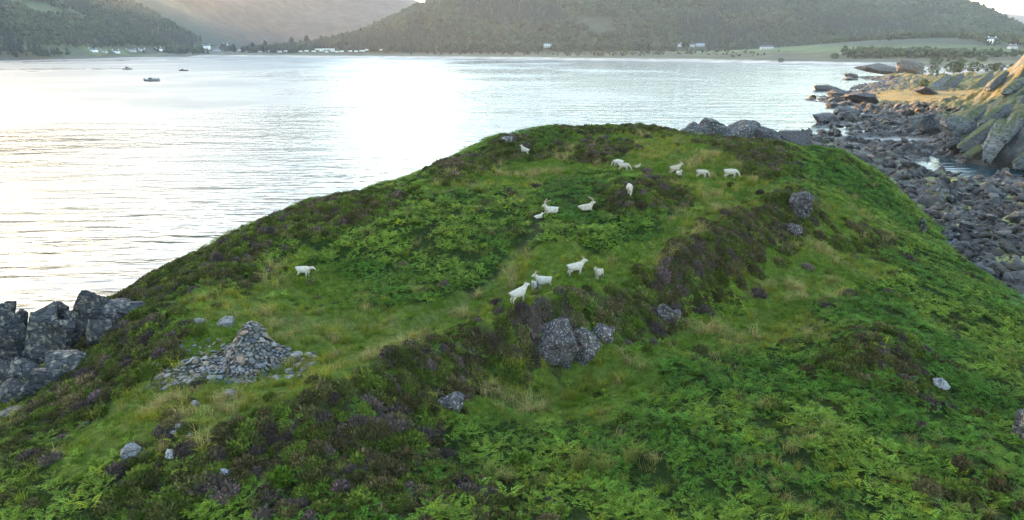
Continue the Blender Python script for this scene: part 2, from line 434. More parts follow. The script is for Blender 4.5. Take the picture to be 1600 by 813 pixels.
nt.links.new(ma.outputs[0], bp.inputs['Height']); nt.links.new(bp.outputs[0], b.inputs['Normal'])
calm = noise(nt, .009, 3, .5, p)
cr = N(nt, 'ShaderNodeMapRange'); cr.inputs['From Min'].default_value = .4; cr.inputs['From Max'].default_value = .75
cr.inputs['To Min'].default_value = .09; cr.inputs['To Max'].default_value = .42
sxw = nt.nodes.new('ShaderNodeSeparateXYZ'); nt.links.new(p, sxw.inputs[0])
gr_ = N(nt, 'ShaderNodeMapRange'); gr_.inputs['From Min'].default_value = -330; gr_.inputs['From Max'].default_value = 130; gr_.inputs['To Min'].default_value = .28; gr_.inputs['To Max'].default_value = -.12
nt.links.new(sxw.outputs[0], gr_.inputs[0])
ca = N(nt, 'ShaderNodeMath', operation='ADD'); nt.links.new(calm, ca.inputs[0]); nt.links.new(gr_.outputs[0], ca.inputs[1])
nt.links.new(ca.outputs[0], cr.inputs[0]); nt.links.new(cr.outputs[0], b.inputs['Roughness'])

# ------------------------------------------------------------------ object helpers
def tag(o, label=None, cat=None, group=None, kind=None):
    if label: o['label'] = label
    if cat: o['category'] = cat
    if group: o['group'] = group
    if kind: o['kind'] = kind
    return o
def link(name, me, mat=None, parent=None, loc=None):
    o = bpy.data.objects.new(name, me); COL.objects.link(o)
    if mat is not None and not me.materials: me.materials.append(mat)
    if parent is not None: o.parent = parent
    if loc is not None: o.location = loc
    return o
def empty(name, loc=(0, 0, 0), rz=0):
    o = bpy.data.objects.new(name, None); COL.objects.link(o)
    o.location = loc; o.rotation_euler = (0, 0, rz); o.empty_display_size = .2
    return o
def mesh_np(name, V, F, col=None, smooth=False, extra=None):
    V = np.ascontiguousarray(V, np.float32); F = np.ascontiguousarray(F, np.int32)
    k = F.shape[1]
    me = bpy.data.meshes.new(name)
    me.vertices.add(len(V)); me.vertices.foreach_set('co', V.ravel())
    me.loops.add(F.size); me.loops.foreach_set('vertex_index', F.ravel())
    me.polygons.add(len(F)); me.polygons.foreach_set('loop_start', np.arange(0, F.size, k, dtype=np.int32))
    if smooth: me.polygons.foreach_set('use_smooth', np.ones(len(F), bool))
    me.update(calc_edges=True)
    if col is not None:
        a = me.attributes.new('Col', 'FLOAT_COLOR', 'POINT')
        c4 = np.ones((len(V), 4), np.float32); c4[:, :3] = col
        a.data.foreach_set('color', c4.ravel())
    if extra:
        for nm, arr in extra.items():
            a = me.attributes.new(nm, 'FLOAT', 'POINT'); a.data.foreach_set('value', np.ascontiguousarray(arr, np.float32).ravel())
    return me
def grid_mesh(name, xs, ys, hf, colf, keep=None, extraf=None):
    X, Y = np.meshgrid(xs, ys)
    Z = hf(X, Y)
    V = np.stack([X, Y, Z], -1).reshape(-1, 3)
    ny, nx = X.shape
    idx = np.arange(nx * ny).reshape(ny, nx)
    F = np.stack([idx[:-1, :-1], idx[:-1, 1:], idx[1:, 1:], idx[1:, :-1]], -1).reshape(-1, 4)
    if keep is not None:
        kf = keep(V)[F].any(1); F = F[kf]
        used = np.zeros(len(V), bool); used[F.ravel()] = True
        mp_ = np.cumsum(used) - 1; V = V[used]; F = mp_[F]
    Zg = np.gradient(Z, ys, xs); slope = np.hypot(Zg[0], Zg[1]).ravel()
    if keep is not None: slope = slope[used]
    col = colf(V, slope); ex = extraf(V, slope) if extraf else None
    return mesh_np(name, V, F, col, True, ex)
def lerp3(a, b, t): return np.asarray(a) * (1 - t[:, None]) + np.asarray(b) * t[:, None]

RNG = np.random.default_rng(7)
def scatter(name, tmpls, x, y, z, yaw, scale, tint, mat, tiltx=None, tilty=None, zs=None):
    """many small plants as ONE mesh; tmpls = list of (V, F4, C)"""
    n = len(x); which = RNG.integers(0, len(tmpls), n)
    Vs, Fs, Cs = [], [], []; off = 0
    zs = scale if zs is None else zs
    for k, (tv, tf, tc) in enumerate(tmpls):
        i = np.nonzero(which == k)[0]
        if not len(i): continue
        c, s = np.cos(yaw[i])[:, None], np.sin(yaw[i])[:, None]
        sx = scale[i][:, None]
        vx = (tv[None, :, 0] * c - tv[None, :, 1] * s) * sx
        vy = (tv[None, :, 0] * s + tv[None, :, 1] * c) * sx
        vz = tv[None, :, 2] * zs[i][:, None] + np.zeros_like(vx)
        if tiltx is not None:
            vz0 = vz
            vx = vx - vz0 * tiltx[i][:, None] * .5; vy = vy - vz0 * tilty[i][:, None] * .5
            vz = vz0 + (vx * tiltx[i][:, None] + vy * tilty[i][:, None])
        V = np.stack([vx + x[i][:, None], vy + y[i][:, None], vz + z[i][:, None]], -1).reshape(-1, 3)
        F = (tf[None] + (np.arange(len(i)) * len(tv))[:, None, None]).reshape(-1, tf.shape[1]) + off
        C = (tint[i][:, None, :] * tc[None]).reshape(-1, 3)
        off += len(V); Vs.append(V); Fs.append(F); Cs.append(C)
    me = mesh_np(name, np.concatenate(Vs), np.concatenate(Fs), np.concatenate(Cs))
    return link(name, me, mat)

# ------------------------------------------------------------------ ground, shore, hills, water
HEATHER = [
 [(-41.3, 64.2), (-24.2, 50.0), (-16.4, 58.1), (-13.3, 61.7), (-13.2, 54.7), (-18.3, 47.8), (-20.0, 43.9), (-21.8, 41.1), (-20.7, 37.7), (-18.9, 34.7), (-19.4, 31.7), (-20.4, 29.5), (-22.1, 28.3), (-21.1, 24.4), (-24.5, 29.1), (-25.4, 33.6), (-27.0, 38.6)],
 [(-11.3, 25.5), (-9.3, 27.3), (-7.2, 29.2), (-4.2, 34.8), (0.7, 37.6), (6.0, 40.6), (11.6, 46.2), (20.3, 56.5), (25.8, 60.0), (25.6, 57.5), (22.6, 53.4), (16.1, 47.0), (11.9, 43.0), (6.1, 38.0), (1.5, 36.3), (-1.9, 34.6), (-2.6, 29.9), (-4.3, 26.9), (-2.5, 23.3), (0.5, 22.4), (4.5, 21.6), (-15.0, 21.7), (-15.5, 25.7), (-13.4, 25.3)],
 [(-6.7, 62.7), (-6.8, 72.8), (-2.6, 70.5), (-1.5, 76.5), (2.5, 78.6), (2.1, 74.8), (-1.9, 68.1), (-4.7, 62.1)],
 [(14.8, 324.3), (69.0, 290.0), (20.0, 79.4), (14.4, 78.3), (5.0, 78.3)],
 [(6.2, 71.0), (9.1, 76.2), (13.7, 74.5), (11.0, 70.0)],
 [(7.4, 58.4), (10.8, 62.5), (15.1, 61.7), (13.2, 55.7), (8.2, 54.2)],
 [(22.4, 79.8), (91.8, 249.9), (28.9, 73.6), (28.6, 67.1), (22.6, 62.0), (22.5, 70.4)],
 [(17.8, 37.4), (19.4, 37.9), (22.2, 37.6), (24.0, 37.0), (24.4, 34.9), (21.6, 33.2), (18.6, 34.2)],
 [(27.3, 56.5), (33.8, 60.4), (30.9, 55.4), (26.8, 54.6)],
 [(17.0, 25.0), (19.4, 25.5), (19.8, 23.9), (17.9, 22.6), (15.6, 22.2)],
 [(1.4, 74.5), (4.9, 75.6), (5.3, 71.3), (2.6, 71.2)],
 [(-16.1, 52.8), (-12.8, 56.3), (-8.8, 58.7), (-10.4, 54.7), (-14.3, 49.6)],
]
GRASS = [
 [(-20.0, 37.3), (-20.0, 43.0), (-16.7, 42.3), (-12.3, 41.5), (-7.9, 39.9), (-4.2, 42.2), (-1.3, 45.6), (0.0, 48.1), (2.3, 47.7), (7.4, 47.5), (9.9, 48.8), (13.3, 53.9), (16.7, 59.0), (21.8, 61.3), (25.6, 59.8), (20.3, 56.5), (11.6, 46.3), (6.0, 40.6), (0.7, 37.6), (-4.3, 35.3), (-7.2, 29.4), (-9.4, 27.5), (-11.4, 25.7), (-13.6, 25.8), (-15.7, 26.1), (-18.4, 26.8), (-19.3, 31.2), (-18.6, 33.9)],
 [(-1.8, 62.7), (3.8, 73.8), (7.5, 78.2), (20.8, 79.7), (22.4, 69.1), (22.8, 60.8), (16.3, 57.8), (12.0, 64.5), (6.2, 66.3), (0.0, 59.5)],
 [(-21.7, 27.8), (-20.2, 29.2), (-19.1, 30.9), (-16.1, 28.0), (-16.4, 25.9), (-18.5, 24.6)],
 [(25.3, 58.3), (34.8, 69.8), (35.1, 63.4), (27.8, 50.1), (22.8, 45.2), (18.3, 42.7), (15.6, 43.6), (16.0, 46.7), (22.6, 53.4)],
 [(8.2, 41.5), (11.9, 42.8), (19.7, 44.2), (19.7, 39.3), (14.6, 37.8), (7.6, 37.7), (6.1, 37.9)],
 [(-2.4, 33.6), (1.5, 36.2), (7.6, 37.5), (9.1, 35.6), (5.2, 31.0), (0.3, 30.4), (-2.5, 29.5)],
 [(-30.8, 37.3), (-28.3, 36.2), (-24.7, 32.7), (-24.8, 30.8), (-24.5, 29.1)],
 [(-18.2, 44.4), (-15.4, 48.2), (-10.6, 45.1), (-8.1, 41.0), (-12.4, 41.7), (-16.8, 42.6)],
 [(-8.8, 58.7), (0.0, 70.2), (3.8, 68.2), (-2.3, 61.3), (-7.5, 56.3)],
 [(12.8, 53.9), (16.4, 58.1), (21.4, 60.0), (14.4, 50.3), (11.3, 48.9)],
]
def region(x, y, polys):
    jx = x + (fbm(x / 2.2, y / 2.2, 101, 3) - .5) * 3.0
    jy = y + (fbm(x / 2.2, y / 2.2, 151, 3) - .5) * 4.0
    r = np.zeros(np.shape(x), bool)
    for p in polys: r |= in_poly(jx, jy, p)
    return r

def head_col(V, slope):
    x, y, z = V.T
    n = fbm(x / 1.5, y / 1.5, 201, 4); n2 = fbm(x / .6, y / .6, 211, 2)
    c = lerp3((.016, .032, .006), (.014, .018, .007), n)
    he = region(x, y, HEATHER).astype(float); gr = region(x, y, GRASS).astype(float) * (1 - he)
    c = lerp3(c, lerp3((.022, .024, .010), (.034, .038, .013), n2), he)
    c = lerp3(c, lerp3((.045, .078, .010), (.085, .095, .020), n), gr)
    for line, w, dep in PATHS:
        d = seg_dist(x, y, line); c = lerp3(c, (.15, .12, .07), np.exp(-(d / (w * .7)) ** 2) * .2)
    rk = (1 - sstep(1.2, 2.6, z + (n - .5) * 1.5))
    c = lerp3(c, lerp3((.05, .05, .055), (.15, .155, .16), n2), rk)
    c = lerp3(c, (.02, .018, .014), 1 - sstep(.1, .9, z))
    return c
NX, NY = np.arange(-62, 64, .36), np.arange(2, 122, .36)
me = grid_mesh('headland', NX, NY, headland_h, head_col, lambda V: V[:, 2] > -1.2)
tag(link('headland_ground', me, M_GROUND), kind='structure')

def meadow_w(x, y): return sstep(0, .3, 1 - np.hypot((x - 176) / 42, (y - 284) / 44))
def shore_col(V, slope):
    x, y, z = V.T
    n = fbm(x / 3.0, y / 3.0, 301, 4); n2 = fbm(x / 1.1, y / 1.1, 311, 3); n3 = fbm(x / 7, y / 5, 331, 3)
    rock = lerp3((.028, .026, .025), (.098, .092, .086), sstep(.3, .72, n2))
    rock = lerp3(rock, (.20, .155, .12), sstep(.55, .7, n3) * .35)
    weed = lerp3((.012, .009, .006), (.042, .029, .014), n2)
    c = lerp3(rock, weed, (1 - sstep(.7, 1.5, z + (n - .5) * 1.5)) * .95)
    yl = sstep(.60, .68, fbm(x / 2.2, y / 2.2, 351, 3)) * sstep(.4, .7, z) * (1 - sstep(1.1, 1.6, z)) * (x < 75)
    c = lerp3(c, (.26, .26, .07), yl * .8)
    grs = sstep(1.9, 2.8, z + (n - .5) * 3.2) * (1 - sstep(.75, 1.25, slope + (n2 - .5) * .7))
    grs = np.maximum(grs, meadow_w(x, y) * .95)
    g = lerp3((.040, .065, .014), (.135, .10, .016), sstep(.3, .7, n3))
    g = lerp3(g, (.20, .125, .010), meadow_w(x, y) * .7)
    c = lerp3(c, g, grs)
    sand = np.exp(-(((x - 88) / 13) ** 2 + ((y - 166.5) / 4.2) ** 2) ** 2)
    c = lerp3(c, lerp3((.16, .155, .16), (.10, .095, .095), n3), sand)
    return c
def shore_wet(V, slope):
    x, y, z = V.T
    sand = np.exp(-(((x - 88) / 13) ** 2 + ((y - 166.5) / 4.2) ** 2) ** 2)
    return {'wet': np.maximum(.7 * (1 - sstep(.4, 1.1, z)), sand * .9)}
me = grid_mesh('shore', np.concatenate([np.arange(30, 150, .42), np.arange(150, 258, .8)]), np.concatenate([np.arange(30, 190, .42), np.arange(190, 478, .8)]), shore_h, shore_col, lambda V: V[:, 2] > -.9, shore_wet)
tag(link('rocky_shore', me, M_SHORE), kind='structure')

def far_col(V, slope):
    x, y, z = V.T
    sd = seg_dist(x, y, COAST); sd = np.where(in_poly(x, y, _land_poly), sd, -sd)
    n = fbm(x / 90, y / 60, 401, 4); n2 = fbm(x / 240, y / 45, 411, 3)
    c = lerp3((.020, .030, .014), (.032, .040, .018), n)
    fld = (1 - sstep(520, 620, sd + (n - .5) * 150)) * (1 - sstep(16, 24, z))
    f = lerp3((.062, .052, .019), (.046, .046, .014), sstep(.4, .6, n2))
    f = lerp3(f, (.06, .055, .035), sstep(.56, .66, n) * .8)
    f = lerp3(f, (.062, .085, .022), ((np.abs(x - 480) < 190) & (sd > 230) & (sd < 420)).astype(float))
    c = lerp3(c, f, fld)
    past = sstep(.50, .6, fbm(x / 130, y / 130, 421, 3)) * (x < -760) * sstep(60, 110, z)
    c = lerp3(c, (.10, .13, .04), past * .8)
    moor_glow = sstep(1850, 2200, y)  # brown moor, warmed to paint the valley's peach haze glow into the colour
    c = lerp3(c, lerp3((.095, .055, .030), (.060, .042, .026), n), moor_glow)
    dune = sstep(38, 48, sd) * (1 - sstep(66, 84, sd))
    c = lerp3(c, lerp3((.085, .10, .04), (.05, .06, .03), sstep(.4, .6, n)), dune)
    sand = (1 - sstep(44, 60, sd + (n - .5) * 16)) * (x > -600) * (1 - sstep(420, 440, x - (y < 720) * 400))
    c = lerp3(c, lerp3((.33, .29, .25), (.20, .18, .16), 1 - sstep(0, 22, sd)), sand)
    rocky = (1 - sstep(8, 20, sd)) * (1 - (sand > .3))
    c = lerp3(c, (.05, .048, .045), rocky)
    return c
FX = np.concatenate([np.arange(-2400, -1000, 34), np.arange(-1000, 1500, 13), np.arange(1500, 4600, 60)])
FY = np.concatenate([np.arange(440, 1500, 13), np.arange(1500, 2600, 26), np.arange(2600, 5000, 80)])
me = grid_mesh('hills', FX, FY, far_h, far_col, lambda V: V[:, 2] > -4)
tag(link('hills', me, M_FAR), kind='structure')

# added ridge left of the view, shaped to block the sun from the headland
def block_ridge_h(x, y):
    r = 240 * np.exp(-((x + 850) / 120) ** 2) * (1 - sstep(970, 1030, y + .78 * (x + 850) + 12 * (fbm(x / 30, y / 30, 7, 3) - .5))) + 25 * (fbm(x / 60, y / 60, 8, 4) - .5)
    return np.where(np.abs(x + 850) > 240, -5, r - 12)
me = grid_mesh('ridge', np.arange(-1100, -600, 12), np.arange(-900, 1200, 10), block_ridge_h, lambda V, s: lerp3((.04, .05, .02), (.06, .07, .03), fbm(V[:, 0] / 50, V[:, 1] / 50, 3, 3)), lambda V: V[:, 2] > -4)
tag(link('sun_block_ridge', me, M_FAR), kind='structure')

me = mesh_np('sea', [(-2600, -1300, 0), (4700, -1300, 0), (4700, 4900, 0), (-2600, 4900, 0)], [(0, 1, 2, 3)])
tag(link('sea', me, M_WATER), kind='structure')
me = mesh_np('seabed', [(-2600, -1300, -6.5), (4700, -1300, -6.5), (4700, 4900, -6.5), (-2600, 4900, -6.5)], [(0, 1, 2, 3)], np.array([(.05, .05, .04)] * 4))
tag(link('seabed', me, M_FAR), kind='structure')

# the air
M_HAZE = bpy.data.materials.new('haze'); M_HAZE.use_nodes = True
nt = M_HAZE.node_tree; nt.nodes.remove(nt.nodes['Principled BSDF'])
pv = nt.nodes.new('ShaderNodeVolumePrincipled')
pv.inputs['Color'].default_value = (.94, .96, 1.0, 1); pv.inputs['Density'].default_value = .000065; pv.inputs['Anisotropy'].default_value = .4
nt.links.new(pv.outputs[0], nt.nodes['Material Output'].inputs['Volume'])
def box_mesh(name, a, b):
    (x0, y0, z0), (x1, y1, z1) = a, b
    V = [(x0, y0, z0), (x1, y0, z0), (x1, y1, z0), (x0, y1, z0), (x0, y0, z1), (x1, y0, z1), (x1, y1, z1), (x0, y1, z1)]
    return mesh_np(name, V, [(0, 3, 2, 1), (4, 5, 6, 7), (0, 1, 5, 4), (1, 2, 6, 5), (2, 3, 7, 6), (3, 0, 4, 7)])
tag(link('haze', box_mesh('haze', (-2700, -1400, -7.5), (4800, 5100, 680)), M_HAZE), kind='stuff')

# ------------------------------------------------------------------ ground cover plants
def add_blade(V, F, pts, w0, w1, side):
    """flat tapering strip through pts (quads)"""
    n = len(pts); base = len(V)
    for i, p in enumerate(pts):
        w = w0 + (w1 - w0) * i / (n - 1)
        V.append(tuple(np.array(p) - side * w / 2)); V.append(tuple(np.array(p) + side * w / 2))
    for i in range(n - 1): F.append((base + 2 * i, base + 2 * i + 1, base + 2 * i + 3, base + 2 * i + 2))

def fern_tmpl(rng, nfr, npin):
    V, F, C = [], [], []
    for k in range(nfr):
        a = 2 * math.pi * (k + rng.uniform(-.35, .35)) / nfr
        L = rng.uniform(.62, .95); lift = rng.uniform(.45, .75); tw = rng.uniform(-.35, .35)
        d = np.array([math.cos(a), math.sin(a), 0]); s = np.array([-d[1], d[0], 0]); s = s * math.cos(tw) + np.array([0, 0, 1]) * math.sin(tw)
        fr = rng.uniform(.78, 1.25)
        yel = rng.uniform(0, 1)
        for i in range(npin):
            t = .28 + .72 * (i + .5) / npin
            P = d * (L * (t ** 1.25)) * .92 + np.array([0, 0, lift * (1.55 * t - .85 * t * t) ])
            T = d * 1.0 + np.array([0, 0, lift * (1.55 - 1.7 * t)]); T /= np.linalg.norm(T)
            ln = .33 * L * (1 - (t - .28) / .74) ** .8 * rng.uniform(.8, 1.15) + .02
            wd = .72 * L * .72 / npin * rng.uniform(.8, 1.1)
            for sg in (-1, 1):
                dr = (s * sg + T * .45 + np.array([0, 0, rng.uniform(-.35, .1)])); dr /= np.linalg.norm(dr)
                b = len(V); m = P + dr * ln * .45
                V += [tuple(P), tuple(m + T * wd * .62), tuple(P + dr * ln), tuple(m - T * wd * .5)]
                F.append((b, b + 1, b + 2, b + 3))
                v = fr * rng.uniform(.8, 1.2); C += [(v * (1 + .25 * yel), v, v * (1 - .2 * yel))] * 4
    return np.array(V), np.array(F), np.array(C)

def heather_tmpl(rng, n, flower):
    V, F, C = [], [], []
    for i in range(n):
        u = rng.uniform(0, 1); ph = rng.uniform(0, 2 * math.pi); el = math.acos(1 - u * .98)
        d = np.array([math.sin(el) * math.cos(ph), math.sin(el) * math.sin(ph), math.cos(el)])
        rr = rng.uniform(.78, 1.05)
        P0 = d * .42 * rr * np.array([1, 1, .72]) * .62; L = rng.uniform(.12, .24)
        dr = d + rng.normal(0, .28, 3) + np.array([0, 0, .55]); dr /= np.linalg.norm(dr)
        s = np.cross(dr, rng.normal(0, 1, 3)); s /= np.linalg.norm(s) + 1e-6
        b = len(V); w = rng.uniform(.026, .05)
        P1 = P0 + dr * L * .55; P2 = P0 + dr * L
        V += [tuple(P0), tuple(P1 + s * w), tuple(P2), tuple(P1 - s * w)]
        F.append((b, b + 1, b + 2, b + 3))
        v = rng.uniform(.6, 1.35)
        if rng.uniform() < flower: col = (1.9 * v, 1.42 * v, 2.05 * v)
        elif rng.uniform() < .25: col = (1.5 * v, 1.2 * v, 1.15 * v)
        else: col = (v, v * 1.05, v)
        C += [col] * 4
    # the woody core
    k = 8; b = len(V)
    for j, (r_, z_) in enumerate(((.36, 0.), (.30, .16), (.14, .25))):
        for i in range(k):
            a = 2 * math.pi * i / k; q = rng.uniform(.85, 1.1)
            V.append((r_ * q * math.cos(a), r_ * q * math.sin(a), z_)); C.append((.6, .58, .5))
    for j in range(2):
        for i in range(k): F.append((b + j * k + i, b + j * k + (i + 1) % k, b + (j + 1) * k + (i + 1) % k, b + (j + 1) * k + i))
    F.append((b + 2 * k, b + 2 * k + 2, b + 2 * k + 4, b + 2 * k + 6))
    return np.array(V), np.array(F), np.array(C)

def grass_tmpl(rng, n, h, spread, w=.018, droop=.5):
    V, F, C = [], [], []
    for i in range(n):
        a = rng.uniform(0, 2 * math.pi); r = spread * math.sqrt(rng.uniform(0, 1))
        p = np.array([r * math.cos(rng.uniform(0, 6.28)), r * math.sin(rng.uniform(0, 6.28)), -.02])
        d = np.array([math.cos(a), math.sin(a), 0]); s = np.array([-d[1], d[0], 0])
        L = h * rng.uniform(.55, 1.2); lean = rng.uniform(.1, .55)
        pts = [p, p + d * L * lean * .4 + np.array([0, 0, L * .6]), p + d * L * (lean + droop * .5) + np.array([0, 0, L * (1 - droop * .25)])]
        add_blade(V, F, pts, w, w * .25, s)
        v = rng.uniform(.7, 1.3); dry = rng.uniform(0, 1) ** 3
        c0 = np.array([v * (1 + .5 * dry), v * (1 + .1 * dry), v * (1 - .1 * dry)])
        for q in range(3): C += [tuple(c0)] * 2
    return np.array(V), np.array(F), np.array(C)

def cand(n, x0, x1, y0, y1): return RNG.uniform(x0, x1, n), RNG.uniform(y0, y1, n)
def in_view(x, y, z, m=.12):
    """the part of the headland the photograph takes in, with a margin"""
    c, s = math.cos(R(17.3)), math.sin(R(17.3))
    f = y * c - (z - 22) * s; d = -(y * s + (z - 22) * c)
    return (np.abs(x / np.maximum(f, .1)) < .74 + m) & (d / np.maximum(f, .1) < .38 + m) & (y > 10)
def normals(x, y):
    e = .4; return (headland_h(x + e, y) - headland_h(x - e, y)) / (2 * e), (headland_h(x, y + e) - headland_h(x, y - e)) / (2 * e)

CLEAR = [(2.7, 37.2, 0.6), (4.2, 37.2, 0.5), (10.1, 42.1, 0.25), (-14.2, 34.7, 1.5), (-15.7, 32.8, 0.5), (-15.2, 33.9, 0.9), (-13.2, 35.1, 0.8), (-16.6, 32.5, 0.3), (-13.6, 37.7, 0.6)
]
def clear_of(x, y):
    ok = np.ones(len(x), bool)
    for cx, cy, r in CLEAR: ok &= np.hypot(x - cx, y - cy) > r
    return ok
def path_w(x, y):
    p = np.zeros(len(x))
    for line, w, dep in PATHS: p = np.maximum(p, np.exp(-(seg_dist(x, y, line) / w) ** 2))
    return p

AREA = (62 + 56) * (95 - 11)
def plants(dens, seed_off=0):
    n = int(AREA * dens)
    x, y = cand(n, -62, 56, 11, 100)
    z = headland_h(x, y)
    k = in_view(x, y, z) & (z > 1.4)
    x, y, z = x[k], y[k], z[k]
    jx, jy = x + RNG.normal(0, .75, len(x)), y + RNG.normal(0, .95, len(x))
    return x, y, z, region(jx, jy, HEATHER), region(jx, jy, GRASS)

frng = np.random.default_rng(3)
T_FERN = [fern_tmpl(frng, 5, 9) for _ in range(6)]
T_FERN_FAR = [fern_tmpl(frng, 5, 6) for _ in range(5)]
T_HEATH = [heather_tmpl(frng, 170, .05) for _ in range(4)]
T_HEATH_FL = [heather_tmpl(frng, 170, .42) for _ in range(2)]
T_GRASS = [grass_tmpl(frng, 22, .34, .24) for _ in range(5)]
T_GRASS_LONG = [grass_tmpl(frng, 34, .62, .2, .02, .8) for _ in range(4)]

# bracken
x, y, z, he, gr = plants(5.4)
vig = fbm(x / 5, y / 5, 501, 4); patch = fbm(x / 2.4, y / 2.4, 511, 3)
keep = ~he & (RNG.uniform(0, 1, len(x)) < np.where(gr, .16, .95)) & (patch > .28) & (path_w(x, y) < .35) & clear_of(x, y)
keep |= he & (RNG.uniform(0, 1, len(x)) < .07 + .14 * (y < 30)) & (patch > .42) & clear_of(x, y)
x, y, z, gr, he, vig, patch = x[keep], y[keep], z[keep], gr[keep], he[keep], vig[keep], patch[keep]
nx_, ny_ = normals(x, y)
sc = (.44 + .48 * patch) * RNG.uniform(.75, 1.25, len(x)) * np.where(gr, .72, 1) * np.where(he, .62, 1)
tint = lerp3((.046, .110, .012), (.100, .166, .019), sstep(.35, .65, vig)) * RNG.uniform(.5, 1.5, (len(x), 1))
tint = np.where(he[:, None], tint * np.array([1.45, 1.3, 1.1]), tint)
yel = RNG.uniform(0, 1, len(x)) < .05
tint = np.where(yel[:, None], tint * np.array([1.7, 1.25, .8]), tint)
dd = np.hypot(x, y)
for nm, sel, T in (('bracken', dd < 50, T_FERN), ('bracken', dd >= 50, T_FERN_FAR)):
    o = scatter(nm, T, x[sel], y[sel], z[sel] - .06, RNG.uniform(0, 6.28, sel.sum()), sc[sel], tint[sel], M_LEAF, nx_[sel] * .7, ny_[sel] * .7)
    tag(o, ['low green bracken fronds covering the near slopes of the headland', 'dense bracken in the hollow and far side of the headland'][int(T is T_FERN_FAR)], 'bracken', kind='stuff')

# heather
x, y, z, he, gr = plants(7.0)
keep = (he | (RNG.uniform(0, 1, len(x)) < .006)) & (path_w(x, y) < .5) & clear_of(x, y)
x, y, z = x[keep], y[keep], z[keep]
nx_, ny_ = normals(x, y)
sc = (.65 + .9 * fbm(x / 1.6, y / 1.6, 601, 2)) * RNG.uniform(.65, 1.3, len(x))
v = fbm(x / 2.6, y / 2.6, 611, 3); w = RNG.uniform(0, 1, len(x))
tint = lerp3((.070, .062, .027), (.058, .066, .019), sstep(.42, .58, v + (w - .5) * .25))
tint = np.where((w > .82)[:, None], np.array([(.072, .056, .050)]), tint)
tint = np.where((w < .26)[:, None], np.array([(.066, .092, .015)]), tint)
tint = tint * RNG.uniform(.6, 1.4, (len(x), 1))
fl = (fbm(x / 3.2, y / 3.2, 631, 3) > .60) & (RNG.uniform(0, 1, len(x)) < .55)
for sel, T, lab in ((~fl, T_HEATH, 'dark olive brown heather bushes on the ridges and left slope'), (fl, T_HEATH_FL, 'heather in purple flower among the darker bushes')):
    tag(scatter('heather', T, x[sel], y[sel], z[sel] - .04, RNG.uniform(0, 6.28, sel.sum()), sc[sel], tint[sel], M_LEAF, nx_[sel], ny_[sel], sc[sel] * RNG.uniform(.7, 1.15, sel.sum())), lab, 'heather', kind='stuff')

# grass
x, y, z, he, gr = plants(6.5)
gr_lawn = gr.copy()
keep = (gr & ~he | (RNG.uniform(0, 1, len(x)) < np.where(he, .11, .5))) & clear_of(x, y) & (RNG.uniform(0, 1, len(x)) > path_w(x, y) * .8)
x, y, z, gr, he = x[keep], y[keep], z[keep], gr[keep], he[keep]
nx_, ny_ = normals(x, y)
v = fbm(x / 2.8, y / 2.2, 701, 3); v2 = fbm(x / 1.2, y / 1.2, 711, 2)
tint = lerp3((.068, .130, .007), (.150, .165, .018), sstep(.44, .64, v))
tint = lerp3(tint, (.23, .20, .085), sstep(.52, .66, v2) * .8 * sstep(.38, .56, v)) * RNG.uniform(.75, 1.2, (len(x), 1))
tint = np.where(gr[:, None], tint, tint * np.array([.62, .72, .6]))
sc = (.6 + .7 * v2) * RNG.uniform(.7, 1.2, len(x)) * np.where(gr, 1, .8)
lng = (RNG.uniform(0, 1, len(x)) < sstep(.45, .65, v) * .3)
tag(scatter('grass', T_GRASS, x[~lng], y[~lng], z[~lng], RNG.uniform(0, 6.28, (~lng).sum()), sc[~lng], tint[~lng], M_LEAF, nx_[~lng] * .5, ny_[~lng] * .5), 'short yellow green grass on the goat lawn and cairn knoll', 'grass', kind='stuff')
tag(scatter('grass', T_GRASS_LONG, x[lng], y[lng], z[lng], RNG.uniform(0, 6.28, lng.sum()), sc[lng], tint[lng] * 1.1, M_LEAF, nx_[lng] * .4, ny_[lng] * .4), 'long pale seeding grass standing in tufts', 'grass', kind='stuff')

# rushes and mossy tussocks that stand out singly
T_RUSH = [grass_tmpl(np.random.default_rng(40 + k), 170, .95, .42, .022, .35) for k in range(2)]
T_TUSS = [heather_tmpl(np.random.default_rng(50), 420, 0)]
for k, (x, y, s, kind, lab) in enumerate([
 (2.83, 25.20, 1.0, 'rush', 'tallest pale rush clump in the bracken at lower centre'),
 (3.74, 24.92, 0.8, 'rush', 'rush clump just right of the tallest one at lower centre'),
 (5.05, 25.61, 0.9, 'rush', 'rush clump at the right end of the lower centre trio'),
 (1.16, 23.82, 0.6, 'rush', 'short rush clump beside the round moss tussock'),
 (0.41, 25.53, 1.5, 'moss', 'round bright green mossy tussock at lower centre'),
 (7.69, 39.45, 1.3, 'moss', 'green domed tussock between the split crags and the white flecked rock'),
 (-9.03, 23.30, 1.5, 'moss', 'olive mossy dome among heather near the bottom'),

]):
    T, tint = (T_RUSH, (.105, .125, .030)) if kind == 'rush' else (T_TUSS, (.062, .105, .014))
    V, F, C = T[k % len(T)]
    me = mesh_np('rush_clump' if kind == 'rush' else 'tussock', V * np.array([s, s, s * (1 if kind == 'rush' else 1.15)]), F, C * np.array(tint))
    o = link('rush_clump' if kind == 'rush' else 'moss_tussock', me, M_LEAF, None, (x, y, float(headland_h(x, y)) - .03))
    tag(o, lab, 'rushes' if kind == 'rush' else 'tussock', 'rush clumps in the bracken' if kind == 'rush' else None)

